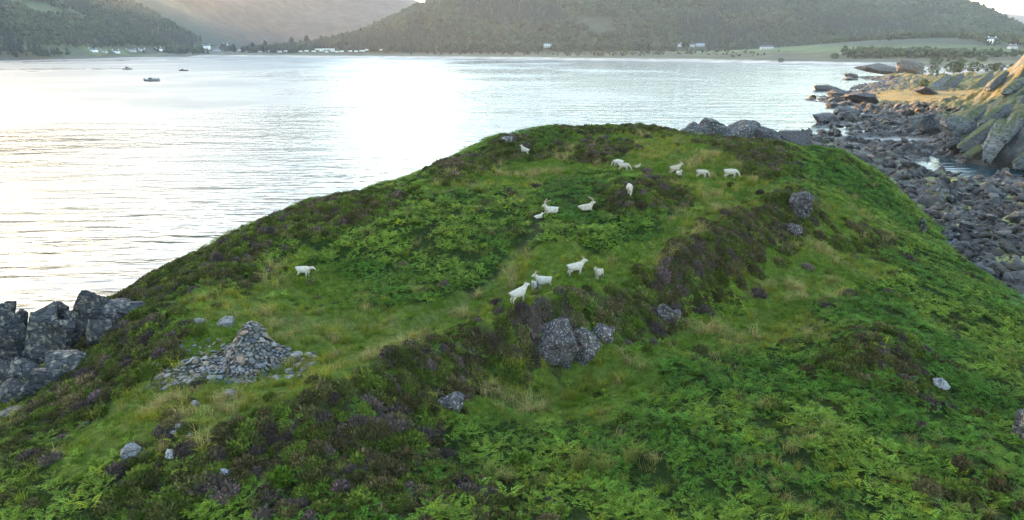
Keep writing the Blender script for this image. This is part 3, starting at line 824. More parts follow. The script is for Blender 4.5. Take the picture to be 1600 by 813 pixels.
# ------------------------------------------------------------------ rocks
def ico(sub):
    bm = bmesh.new(); bmesh.ops.create_icosphere(bm, subdivisions=sub, radius=1.0)
    bm.verts.ensure_lookup_table()
    V = np.array([v.co[:] for v in bm.verts]); F = np.array([[v.index for v in f.verts] for f in bm.faces]); bm.free()
    return V, F
ICO = {k: ico(k) for k in (1, 2, 3, 4)}
def n3(V, s, seed):
    x, y, z = (V * s).T
    return (vnoise(x + z * .7, y - z * .4, seed) + vnoise(y + 3.1 + x * .3, z + 1.7, seed + 5) + vnoise(z + 7.7 - y * .3, x + 9.2, seed + 9)) / 3 - .5
def rock_geo(seed, dims, sub=3, planes=9, rough=.10, flatb=True, bulge=1.0):
    rng = np.random.default_rng(seed)
    V, F = ICO[sub]; V = V * 1.15
    for k in range(planes):
        n = rng.normal(0, 1, 3); n[2] *= .8; n /= np.linalg.norm(n); d = rng.uniform(.58, .92)
        V = V - np.maximum(0, V @ n - d)[:, None] * n * .93
    V = V * (1 + rough * 2.0 * n3(V, 1.7, seed)[:, None] + rough * 1.2 * n3(V, 5.0, seed + 3)[:, None])
    ext = V.max(0) - V.min(0); V = (V - (V.max(0) + V.min(0)) / 2) / ext
    return V * np.array(dims), F
def cube(cuts):
    bm = bmesh.new(); bmesh.ops.create_cube(bm, size=2.0); bmesh.ops.subdivide_edges(bm, edges=bm.edges, cuts=cuts, use_grid_fill=True)
    bm.verts.ensure_lookup_table(); V = np.array([v.co[:] for v in bm.verts]); F = np.array([[v.index for v in f.verts] for f in bm.faces]); bm.free()
    return V, F
CUBE = {1: cube(2), 2: cube(5), 3: cube(12), 4: cube(26)}
def block_geo(seed, dims, sub=4, planes=10, rough=.1, layers=5):
    """a jointed, layered block of schist"""
    rng = np.random.default_rng(seed)
    V, F = CUBE[sub]; V = V * (1 - .20 * (np.linalg.norm(V, axis=1, keepdims=True) - 1) / .73)
    A = Euler((rng.uniform(-.4, .4), rng.uniform(-.4, .4), rng.uniform(0, 1.5))).to_matrix(); A = np.array(A)
    u = V @ A[2]; w = V @ A[0]
    ph = rng.uniform(0, 9)
    q = u * layers / 2 + ph + .35 * n3(V, 1.3, seed + 1); li = np.floor(q).astype(int); fr = q - li
    hsh = ((li * 7919 + seed * 131) % 97) / 97.0; hs2 = ((li * 6133 + seed * 37) % 89) / 89.0
    V = V + ((hsh - .5) * .34)[:, None] * A[0] + ((hs2 - .5) * .30)[:, None] * A[1]
    V = V - (np.exp(-(np.minimum(fr, 1 - fr) / .10) ** 2) * .07)[:, None] * V
    q2 = w * 1.4 + ph + .3 * n3(V, 1.1, seed + 2); l2 = np.floor(q2).astype(int); f2 = q2 - l2
    hs3 = ((l2 * 5807 + seed * 53) % 83) / 83.0
    V = V + ((hs3 - .5) * .36)[:, None] * A[2]
    V = V - (np.exp(-(np.minimum(f2, 1 - f2) / .07) ** 2) * .09)[:, None] * V
    for k in range(planes):
        n = rng.normal(0, 1, 3); n /= np.linalg.norm(n); d = rng.uniform(.62, 1.0)
        V = V - np.maximum(0, V @ n - d)[:, None] * n * .97
    for k in range(3):
        tt = .8 * min(1.0, (dims[0] / max(dims[2], 1e-3)) ** 1.5); n = np.array([rng.normal(0, tt), rng.normal(0, tt), 1.0]); n /= np.linalg.norm(n); d = rng.uniform(.62, .88)
        V = V - np.maximum(0, V @ n - d)[:, None] * n * .97
    V = V + V * (rough * 1.3 * n3(V, 3.0, seed)[:, None] + rough * 1.1 * n3(V, 8.0, seed + 3)[:, None])
    ext = V.max(0) - V.min(0); V = (V - (V.max(0) + V.min(0)) / 2) / ext
    return V * np.array(dims), F
def rock_obj(name, seed, dims, loc, rot=(0, 0, 0), mat=None, sub=3, planes=9, rough=.1, sink=.25, parent=None, smooth=False):
    V, F = block_geo(seed, dims, sub, planes, rough, 4 + seed % 4)
    V = np.array([Euler(rot).to_matrix() @ Vector(v) for v in V])
    V[:, 2] += -V[:, 2].min() - sink * (V[:, 2].max() - V[:, 2].min())
    return link(name, mesh_np(name, V, F, None, smooth), mat, parent, loc)

# tall split stacks at the water's edge on the left: x, y, z, width, depth, height, tilt x, tilt y
STACKS = [
 (-33.30, 42.36, 1.23, 2.30, 1.69, 4.47, 0.12, 0.06),
 (-29.36, 40.02, 2.76, 1.94, 1.43, 4.05, -0.08, 0.26),
 (-27.89, 39.59, 3.58, 1.80, 1.32, 2.65, 0.1, 0.27),
 (-26.73, 40.64, 4.42, 2.06, 1.52, 3.13, -0.05, 0.42),
 (-27.48, 40.23, 3.97, 1.80, 1.33, 2.42, 0.05, 0.22),
 (-24.73, 38.52, 4.82, 1.95, 1.43, 1.74, 0.1, 0.32),
 (-25.25, 35.91, 4.17, 2.45, 1.81, 1.17, 0.1, 0.16999999999999998),
 (-29.60, 38.39, 2.50, 2.35, 1.73, 1.21, 0.05, 0.22),
 (-28.28, 35.37, 2.71, 2.21, 1.63, 0.91, 0.1, 0.16999999999999998),
 (-25.51, 34.85, 3.86, 2.19, 1.61, 0.94, 0, 0.22),
 (-30.93, 40.89, 2.30, 1.34, 0.99, 2.74, -0.1, 0.22),
 (-31.46, 38.83, 1.75, 1.87, 1.38, 1.67, 0.05, 0.12),
 (-37.26, 46.77, -0.02, 1.22, 0.90, 4.48, -0.1, 0.22),
 (-35.00, 45.36, 0.74, 0.96, 0.71, 3.82, 0.05, 0.32),
 (-29.45, 41.18, 3.14, 0.94, 0.70, 3.29, -0.1, 0.32),
 (-28.07, 42.08, 3.99, 0.84, 0.62, 2.69, 0.1, 0.42),
 (-24.96, 41.16, 5.25, 3.24, 2.39, 0.94, 0.0, 0.22),
 (-23.72, 40.72, 5.88, 2.16, 1.59, 0.62, 0.1, 0.22),
 (-26.24, 41.56, 4.76, 2.25, 1.66, 1.05, 0.1, 0.22),
 (-26.84, 37.51, 3.51, 1.30, 0.96, 0.93, 0.1, 0.22),
 (-26.74, 35.11, 3.29, 1.58, 1.17, 0.60, 0.1, 0.12),
 (-26.24, 32.34, 3.33, 1.66, 1.22, 0.42, 0.05, 0.12),

]
ST_LAB = [('tall square topped grey rock stack, leftmost at the water edge', 'rock'),
 ('tall cracked rock stack with a slanting top right of the square topped one', 'rock'),
 ('dark angular rock leaning between the slanting stack and the pointed pinnacle', 'rock'),
 ('pointed rock pinnacle with ochre tip, highest of the split rocks', 'rock'),
 ('grey block leaning against the left side of the pointed pinnacle', 'rock'),
 ('smooth rounded grey slab on the right of the pointed pinnacle', 'rock'),
 ('broad low dark ledge below the pointed pinnacle', 'rock'),
 ('low fluted rock in front of the square topped stack', 'rock'),
 ('long low pale rock by the grass at lower left shore', 'rock'),
 ('pale chamfered boulder between the fluted rock and the heather slope', 'rock'),
 ('thin dark rock fin wedged between the two tall stacks', 'rock'),
 ('broken dark rock below the square topped stack at the frame edge', 'rock'),
 ('thin upright slab at the frame edge beside the square topped stack', 'rock'),
 ('thin tilted slab between the square topped stack and the dark fin', 'rock'),
 ('narrow leaning slab right of the slanting stack', 'rock'),
 ('thin blade of rock against the pointed pinnacle', 'rock'),
 ('black flat skerry reaching into the water behind the heather slope', 'rock'),
 ('small black rock touching the water beyond the flat skerry', 'rock'),
 ('dark rounded rock between the pinnacle and the black skerry', 'rock'),
 ('small pale block on the ledge below the stacks', 'rock'),
 ('small pale flat rock near the grass in front of the fluted rock', 'rock'),
 ('flat grey slab half sunk at the lowest left shore corner', 'rock')]
for i, (x, y, z, w, d, h, tx, ty) in enumerate(STACKS):
    root_lab, cat = ST_LAB[i]
    o = rock_obj('rock_stack' if h > 1.6 else 'shore_rock', 300 + i, (w, d, h * 1.3), (x, y, z), (tx, ty, .3 * math.sin(i * 2.3)), M_ROCK, 4, 5, .10, .24)
    tag(o, root_lab, cat, 'split rocks on the left shore')

rb = np.random.default_rng(77)
rx, ry = [], []
for k in range(300):
    x, y = rb.uniform(-42, -27), rb.uniform(30, 60)
    z = float(headland_h(x, y))
    if -.3 < z < 1.9: rx.append((x, y, z))
rx = rx[:120]
SB = [block_geo(900 + k, (1, 1, 1), 3, 9, .1, 3) for k in range(6)]
SB = [mesh_np('shore_boulder', V * np.array([1, .8, .55]), F) for V, F in SB]
for m_ in SB: m_.materials.append(M_ROCK)
for k, (x, y, z) in enumerate(rx):
    o = link('shore_boulder', SB[k % 6], None, None, (x, y, z + .05)); s = rb.uniform(.35, 1.3); o.scale = (s, s * rb.uniform(.7, 1.2), s); o.rotation_euler = (rb.normal(0, .25), rb.normal(0, .25), rb.uniform(0, 6.3))
    tag(o, 'small grey boulder among the rocks at the foot of the left slope', 'boulder', 'small boulders on the left shore')

# crags, boulders and loose stones on the headland: x, y, z, w, d, h, material, label, category, name
MATS = {'crag': M_BOULDER, 'pale': M_PALE, 'stone': M_STONE, 'rock': M_ROCK}
CRAGS = [
 (2.48, 37.01, 4.54, 3.02, 2.11, 2.53, -0.30, 'crag', 'crag', 'rock', 'large dark crag speckled with white lichen below the heather ridge'),
 (4.37, 37.20, 4.42, 2.06, 1.44, 1.98, 0.12, 'crag', 'crag', 'rock', 'smaller lichen speckled crag split off beside the largest crag'),
 (5.33, 37.90, 5.23, 1.31, 0.98, 1.00, -0.06, 'crag', 'lichened_rock', 'rock', 'small lichened knob half in heather right of the split crags'),
 (5.88, 38.39, 5.49, 0.70, 0.53, 0.42, -0.24, 'crag', 'lichened_rock', 'rock', 'low lichened rock at the right end of the split crags'),
 (9.86, 41.61, 5.03, 1.53, 1.15, 1.10, 0.18, 'crag', 'lichened_rock', 'rock', 'white flecked rock peeping from heather right of the green tussock'),
 (10.69, 41.97, 4.95, 0.69, 0.52, 0.65, 0.00, 'crag', 'lichened_rock', 'rock', 'small dark rock touching the white flecked heather rock'),
 (-3.00, 29.72, 5.18, 1.39, 0.97, 0.89, -0.18, 'crag', 'lichened_rock', 'rock', 'dark overhanging rock nose above the bracken at lower centre'),
 (23.72, 34.55, 3.78, 1.01, 0.76, 0.82, 0.24, 'pale', 'crag', 'rock', 'pale grey rock at the tip of the heather mound on the right'),
 (25.56, 30.14, 3.41, 1.36, 1.02, 1.99, 0.06, 'rock', 'crag', 'rock', 'large grey rock face cut by the right edge of the frame'),
 (42.53, 69.36, 3.53, 0.69, 0.52, 1.83, -0.12, 'rock', 'tilted_rock', 'rock', 'narrow upright grey slab on the brink above the right shore'),
 (24.08, 56.63, 8.48, 2.09, 1.57, 2.01, -0.30, 'crag', 'crag', 'rock', 'dark rock face under the end of the heather ridge'),
 (22.81, 54.10, 7.26, 1.12, 0.84, 0.97, 0.12, 'crag', 'lichened_rock', 'rock', 'small dark rock in heather below the ridge end face'),
 (-16.77, 37.48, 6.38, 1.13, 0.85, 0.57, -0.06, 'stone', 'boulder', 'boulder', 'pale weathered boulder in the grass behind the cairn'),
 (-18.20, 37.47, 6.55, 0.74, 0.55, 0.31, -0.24, 'stone', 'flat_stone', 'stone', 'flat pale slab in grass left of the boulder behind the cairn'),
 (-15.88, 25.17, 5.41, 0.75, 0.56, 1.02, 0.18, 'pale', 'stone', 'stone', 'upright rounded grey stone, tallest of the stones at lower left'),
 (-15.30, 25.10, 5.43, 0.62, 0.47, 0.47, 0.00, 'stone', 'stone', 'stone', 'low stone leaning against the tall upright one at lower left'),
 (-13.87, 24.79, 5.69, 0.90, 0.68, 0.52, -0.18, 'pale', 'stone', 'stone', 'broad flat topped pale stone alone at lower left'),
 (-14.56, 26.19, 5.90, 0.50, 0.38, 0.34, 0.24, 'pale', 'stone', 'stone', 'pale stone at the left end of a broken row at lower left'),
 (-14.41, 26.50, 6.01, 0.38, 0.28, 0.37, 0.06, 'stone', 'stone', 'stone', 'ochre pointed stone topping a broken row at lower left'),
 (-13.87, 26.14, 5.91, 0.37, 0.28, 0.27, -0.12, 'stone', 'stone', 'stone', 'small grey stone at right of the broken row at lower left'),
 (-12.28, 25.52, 6.11, 0.33, 0.25, 0.29, -0.30, 'pale', 'stone', 'stone', 'small white stone beside green tuft at lower left'),
 (-12.73, 25.44, 6.05, 0.27, 0.20, 0.23, 0.12, 'stone', 'stone', 'stone', 'small tan stone left of the white one at lower left'),
 (-10.01, 25.85, 6.20, 0.47, 0.35, 0.35, -0.06, 'pale', 'stone', 'stone', 'pinkish pale stone alone on dark heather at lower left'),
 (-11.35, 23.73, 5.57, 0.51, 0.39, 0.46, -0.24, 'pale', 'stone', 'stone', 'white faced stone beside purple heather at lower left'),
 (-11.82, 24.16, 5.77, 0.29, 0.22, 0.31, 0.18, 'pale', 'stone', 'stone', 'broken white stones on the track at lower left'),
 (-13.74, 22.51, 5.07, 0.63, 0.48, 0.34, 0.00, 'pale', 'stone', 'stone', 'pale rough stone near the bottom edge at lower left'),
 (-11.18, 22.58, 5.28, 0.42, 0.31, 0.21, -0.18, 'stone', 'stone', 'stone', 'flat grey stone on the mossy track at lower left'),
 (-8.94, 22.73, 5.54, 0.24, 0.18, 0.26, 0.24, 'stone', 'stone', 'stone', 'small upright stone in heather at lower left'),
 (-13.64, 29.90, 5.87, 0.67, 0.51, 0.29, 0.06, 'stone', 'flat_stone', 'stone', 'flat slab lying in the grass in front of the cairn'),
 (-18.72, 33.28, 5.67, 0.54, 0.40, 0.33, -0.12, 'stone', 'flat_stone', 'stone', 'flat slab half buried in grass left of the cairn'),
 (-14.70, 28.63, 6.00, 0.40, 0.30, 0.36, -0.30, 'stone', 'stone', 'stone', 'rounded stone below the cairn spill'),
 (-10.65, 33.76, 5.58, 0.72, 0.54, 0.27, 0.12, 'stone', 'flat_stone', 'stone', 'flat stone at the right end of the cairn spill'),
 (86.59, 159.95, -5.08, 5.74, 4.30, 2.19, -0.06, 'rock', 'tilted_rock', 'rock', 'flat grey slab on the brink near the beach'),
 (87.57, 173.32, -5.48, 4.33, 3.25, 2.73, -0.24, 'rock', 'tilted_rock', 'rock', 'grey rock under the bushes at the beach end of the headland'),
 (48.51, 74.58, 1.49, 2.18, 1.64, 0.91, 0.18, 'rock', 'boulder', 'boulder', 'rounded blue grey boulder at the foot of the right slope'),
 (53.38, 76.30, -0.44, 3.51, 2.46, 1.33, 0.00, 'rock', 'boulder', 'boulder', 'long blue grey rock at the foot of the right slope'),
 (-0.69, 74.92, 11.77, 1.81, 1.36, 1.05, -0.18, 'rock', 'crag', 'rock', 'mossy rock knob on the skyline at the left end of the top'),

]
for i, (x, y, z, w, d, h, rz, mk, nm, cat, lab) in enumerate(CRAGS):
    flat = h < .45 * w
    o = rock_obj(nm, 500 + i, (w, d, h * 1.35), (x, y, z), (.1 * math.sin(i), .1 * math.cos(i * 1.7), rz), MATS[mk], 4 if w > .8 else 3, 12 if mk == 'crag' else 9, .16 if mk == 'crag' else .08, .28 if mk == 'crag' else .40)
    tag(o, lab, cat, 'loose stones in the heather at lower left' if 'lower left' in lab else None)

# ------------------------------------------------------------------ the cairn
CX_, CY_ = -13.98, 34.22
CZ_ = float(headland_h(CX_, CY_))
cairn = empty('cairn', (CX_, CY_, CZ_))
tag(cairn, 'big tumbled cairn of flat grey stones on the grassy knoll', 'cairn')
def cairn_h(x, y):
    """height of the pile above the knoll at (x, y) from the cone's centre"""
    x, y = x / 1.1, y / 1.1
    r = np.hypot(x, y)
    cone = np.interp(r, [0, .35, .62, .95, 1.25, 1.65, 2.2], [2.25, 2.15, 1.75, 1.0, .5, .15, -.2])
    ax, ay = x + 1.5, y + 1.1
    u = ax * .90 + ay * .42; v = -ax * .42 + ay * .90
    ap = .40 * (1 - (u / 2.9) ** 2 - (v / 1.45) ** 2) + .12 * np.sin(x * 3.1) * np.cos(y * 3.7)
    bx, by = x - 1.6, y - .3
    ap2 = .22 * (1 - (bx / 1.3) ** 2 - (by / .7) ** 2)
    return np.maximum(np.maximum(cone, ap), ap2)
gx = np.arange(-4.9, 3.6, .14); gy = np.arange(-3.5, 2.7, .14)
GX, GY = np.meshgrid(gx, gy)
GZ = np.asarray(headland_h(GX + CX_, GY + CY_)) - CZ_ + cairn_h(GX, GY) - .17
V = np.stack([GX, GY, GZ], -1).reshape(-1, 3); ny_g, nx_g = GX.shape; idx = np.arange(nx_g * ny_g).reshape(ny_g, nx_g)
F = np.stack([idx[:-1, :-1], idx[:-1, 1:], idx[1:, 1:], idx[1:, :-1]], -1).reshape(-1, 4)
F = F[(cairn_h(V[:, 0], V[:, 1]) > .02)[F].all(1)]
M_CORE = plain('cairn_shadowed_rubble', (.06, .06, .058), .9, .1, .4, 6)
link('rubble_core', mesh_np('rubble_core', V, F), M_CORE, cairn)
crng = np.random.default_rng(21)
stones = []
tries = 0
while len(stones) < 760 and tries < 20000:
    tries += 1
    if crng.uniform() < .48:
        a = crng.uniform(0, 6.283); r = 1.75 * math.sqrt(crng.uniform()); x, y = r * math.cos(a), r * math.sin(a)
    else: x, y = crng.uniform(-4.6, 3.2), crng.uniform(-2.9, 1.6)
    ch = float(cairn_h(x, y))
    if ch < -.30 or (ch < 0 and crng.uniform() > .12): continue
    ch = max(ch, .02)
    s = (.17 + .40 * crng.uniform() ** 1.8) * crng.uniform(.8, 1.25)
    if any((x - q[0]) ** 2 + (y - q[1]) ** 2 + 1.0 * (ch - q[2]) ** 2 < (.30 * (s + q[3])) ** 2 for q in stones): continue
    e = .08; gxh = float(cairn_h(x + e, y) - cairn_h(x - e, y)) / (2 * e); gyh = float(cairn_h(x, y + e) - cairn_h(x, y - e)) / (2 * e)
    stones.append((x, y, ch, s, gxh, gyh))
stones.sort(key=lambda q: -q[3])
rest_V, rest_F, rest_C, off = [], [], [], 0
M_CST = ground_mat('cairn_stone_faces', 7.0, .5, .06, .8, .25)
for k, (x, y, ch, s, gxh, gyh) in enumerate(stones):
    V, F = rock_geo(1000 + k, (s, s * crng.uniform(.55, .95), s * crng.uniform(.16, .38)), 2, 7, .07)
    n = Vector((-gxh * .55, -gyh * .55, 1)).normalized()
    q = Vector((0, 0, 1)).rotation_difference(n).to_matrix() @ Euler((crng.normal(0, .22), crng.normal(0, .22), crng.uniform(0, 6.28))).to_matrix()
    V = V @ np.array(q).T
    gz = float(headland_h(x + CX_, y + CY_)) - CZ_ + ch
    tone = crng.uniform(.45, 1.5); cc = np.array([.128, .121, .111]) * tone
    if crng.uniform() < .3: cc = np.array([.165, .122, .088]) * tone
    if crng.uniform() < .2: cc = np.array([.110, .118, .128]) * tone
    if k < 100: link('stone', mesh_np('stone', V, F, np.tile(cc, (len(V), 1))), M_CST, cairn, (x, y, gz))
    else:
        rest_C.append(np.tile(cc, (len(V), 1)))
        rest_V.append(V + np.array([x, y, gz])); rest_F.append(F + off); off += len(V)
o = link('small_stones', mesh_np('small_stones', np.concatenate(rest_V), np.concatenate(rest_F), np.concatenate(rest_C)), M_CST, cairn); o['kind'] = 'stuff'

# ------------------------------------------------------------------ goats
M_GOAT, nt, b = new_mat('goat_hair')
oc = objcoord(nt); g1 = noise(nt, 9, 4, .6, oc)
rr = ramp(nt, [(.3, (.24, .205, .16)), (.55, (.36, .335, .295))], g1)
gi = nt.nodes.new('ShaderNodeObjectInfo'); gr2 = ramp(nt, [(0, (.80, .74, .64)), (.5, (1, .98, .94)), (1, (1.08, 1.07, 1.05))], gi.outputs['Random'])
nt.links.new(mixc(nt, rr.outputs[0], gr2.outputs[0], 1.0, 'MULTIPLY'), b.inputs['Base Color']); b.inputs['Roughness'].default_value = .9; b.inputs['Specular IOR Level'].default_value = .1
bump(nt, b, noise(nt, 30, 3, .6, oc), .5, .03)
M_HORN = plain('goat_horn', (.24, .18, .12), .5, .3, .25, 20)
M_DARK = plain('goat_dark', (.04, .03, .03), .4, .4)
def skin(name, verts, edges, sub=1):
    me = bpy.data.meshes.new(name); me.from_pydata([v[:3] for v in verts], edges, []); me.update()
    o = bpy.data.objects.new(name, me); COL.objects.link(o)
    md = o.modifiers.new('skin', 'SKIN'); md.use_smooth_shade = True
    for i, v in enumerate(verts):
        sv = me.skin_vertices[0].data[i]; r = v[3]; sv.radius = (r, v[4] if len(v) > 4 else r); sv.use_root = (i == 0)
    if sub: s_ = o.modifiers.new('sub', 'SUBSURF'); s_.levels = sub; s_.render_levels = sub
    dg = bpy.context.evaluated_depsgraph_get(); dg.update()
    out = bpy.data.meshes.new_from_object(o.evaluated_get(dg))
    bpy.data.objects.remove(o); bpy.data.meshes.remove(me)
    out.name = name; out.materials.clear()
    return out
def goat_body(pose):
    lie = pose == 'lie'
    dz = -.40 if lie else 0
    V = [(-.36, 0, .66 + dz, .215, .25), (-.02, 0, .62 + dz, .245, .275), (.30, 0, .65 + dz, .22, .26)]
    E = [(0, 1), (1, 2)]
    if pose == 'graze': neck = [(.46, 0, .66, .125), (.62, 0, .48, .085), (.70, 0, .34, .075), (.80, 0, .17, .042)]
    elif pose == 'low': neck = [(.46, 0, .72, .125), (.63, 0, .76, .085), (.74, 0, .80, .075), (.92, 0, .70, .042)]
    else: neck = [(.42, 0, .80 + dz, .175), (.52, 0, .97 + dz, .12), (.58, 0, 1.07 + dz, .092), (.78, 0, 1.00 + dz, .042)]
    i0 = 2
    for v in neck: V.append(v); E.append((i0, len(V) - 1)); i0 = len(V) - 1
    hd = len(V) - 2
    V += [(-.52, 0, .72 + dz, .05), (-.60, 0, .70 + dz, .03)]; E += [(0, len(V) - 2), (len(V) - 2, len(V) - 1)]
    mz = V[hd + 1]; V.append((mz[0] - .05, 0, mz[2] - .10, .018)); E.append((hd + 1, len(V) - 1))      # beard
    for s in (-1, 1):
        h = V[hd]; V.append((h[0] - .05, s * .13, h[2] + .02, .028)); E.append((hd, len(V) - 1))      # ear
        if lie:
            b_ = len(V); V += [(.34, s * .15, .14, .075), (.52, s * .14, .07, .04), (.40, s * .13, .05, .032)]; E += [(2, b_), (b_, b_ + 1), (b_ + 1, b_ + 2)]
            b_ = len(V); V += [(-.30, s * .2, .16, .10), (-.08, s * .22, .09, .05), (-.26, s * .22, .05, .034)]; E += [(0, b_), (b_, b_ + 1), (b_ + 1, b_ + 2)]
        else:
            st = .04 * s
            b_ = len(V); V += [(.30 + st, s * .11, .46, .095), (.31 + st, s * .11, .26, .055), (.30 + 1.4 * st, s * .11, .07, .038), (.33 + 1.4 * st, s * .11, .0, .036)]
            E += [(2, b_), (b_, b_ + 1), (b_ + 1, b_ + 2), (b_ + 2, b_ + 3)]
            b_ = len(V); V += [(-.33 - st, s * .12, .50, .10), (-.25 - st, s * .125, .38, .085), (-.43 - st, s * .115, .24, .048), (-.40 - st, s * .115, .0, .036)]
            E += [(0, b_), (b_, b_ + 1), (b_ + 1, b_ + 2), (b_ + 2, b_ + 3)]
    return skin('goat', V, E, 1), V[hd]
def horn_mesh(head, s, size, pose):
    hx, hy, hz = head[:3]; V = []; tilt = 0.9 if pose == 'graze' else 0
    for i in range(6):
        t = i / 5; px = -.02 - .30 * t ** 1.6; pz = .06 + .34 * t - .12 * t * t; py = .035 + .17 * t ** 1.3
        c, sn = math.cos(tilt), math.sin(tilt)
        V.append((hx + (px * c + pz * sn) * size, s * py * size, hz + (pz * c - px * sn) * size + .0, (.040 * (1 - .7 * t)) * max(size, .7)))
    return skin('horn', V, [(i, i + 1) for i in range(5)], 0)
GOAT = {}
for pose in ('stand', 'graze', 'lie', 'low'):
    me, head = goat_body(pose); me.materials.append(M_GOAT)
    eyes = []
    hs = {}
    for size in (1.15, .7, .35):
        hs[size] = []
        for s in (-1, 1):
            hm = horn_mesh(head, s, size, pose); hm.materials.append(M_HORN); hs[size].append(hm)
    bm = bmesh.new()
    for s in (-1, 1):
        bmesh.ops.create_icosphere(bm, subdivisions=1, radius=.018, matrix=Matrix.Translation((head[0] + .05, s * .066, head[2] + .015)))
    em = bpy.data.meshes.new('eyes'); bm.to_mesh(em); bm.free(); em.materials.append(M_DARK)
    GOAT[pose] = (me, hs, em)
GOATS = [
 (0.42, 38.29, 'stand', 18, 1.0, 0.35, 'white goat standing nearest the heather ridge, facing right, head up'),
 (2.12, 43.18, 'stand', 200, 1.05, 0.7, 'white goat standing broadside behind a young one, head turned left'),
 (1.52, 43.02, 'stand', -110, 0.78, 0.35, 'young white goat facing the viewer, pressed against the broadside goat'),
 (4.36, 45.16, 'stand', 2, 1.08, 0.7, 'white goat in profile facing right with raised horns'),
 (5.97, 44.94, 'stand', -128, 0.86, 0.35, 'small white goat turned towards the viewer, right of the horned profile goat'),
 (-14.63, 45.98, 'low', -8, 1.0, 0.35, 'lone white goat in bracken at left with head held low'),
 (3.17, 53.87, 'lie', -150, 1.15, 1.15, 'big white billy lying in bracken, wide horns, head at its left end'),
 (5.92, 54.73, 'lie', 8, 1.1, 1.15, 'white billy lying in bracken, facing right, long curved horns'),
 (2.07, 53.09, 'lie', 10, 0.62, 0.35, 'white kid lying low in bracken below the billies'),
 (9.75, 56.61, 'graze', -92, 1.1, 0.7, 'white goat facing the viewer with its head down by dark heather'),
 (1.36, 73.25, 'stand', 150, 0.9, 0.35, 'small white goat on the skyline hummock, seen from behind'),
 (10.27, 66.51, 'graze', 150, 0.95, 0.35, 'white goat partly hidden behind a grazing goat, facing away'),
 (10.62, 65.50, 'graze', -15, 1.0, 0.35, 'white goat grazing rightwards in front of a half hidden goat'),
 (11.97, 65.61, 'lie', 20, 0.55, 0.35, 'tiny white kid lying in the grass on the upper lawn'),
 (15.09, 63.69, 'stand', 8, 1.0, 0.7, 'white goat in profile behind a kid on the upper lawn'),
 (15.26, 62.84, 'stand', -70, 0.68, 0.35, 'white kid standing in front of the profile goat on the upper lawn'),
 (17.47, 63.19, 'graze', -12, 0.98, 0.35, 'white goat grazing between the kid pair and the largest grazer'),
 (20.22, 63.46, 'graze', -12, 1.15, 0.35, 'white goat grazing at the right end of the upper lawn, largest there'),

]
for (x, y, pose, yaw, sc, hsz, lab) in GOATS:
    me, hs, em = GOAT[pose]
    nx_, ny_ = normals(np.array([x]), np.array([y]))
    o = link('goat', me, None, None, (x, y, float(headland_h(x, y)) + (.06 if pose == 'lie' else -.07)))
    o.rotation_euler = (0, -math.atan(float(nx_[0]) * math.cos(R(yaw)) + float(ny_[0]) * math.sin(R(yaw))) * .35, R(yaw)); o.scale = (sc, sc, sc)
    tag(o, lab, 'goat', 'white goats grazing on the headland')
    for hm in hs[hsz]: link('horn', hm, None, o)
    link('eyes', em, None, o)

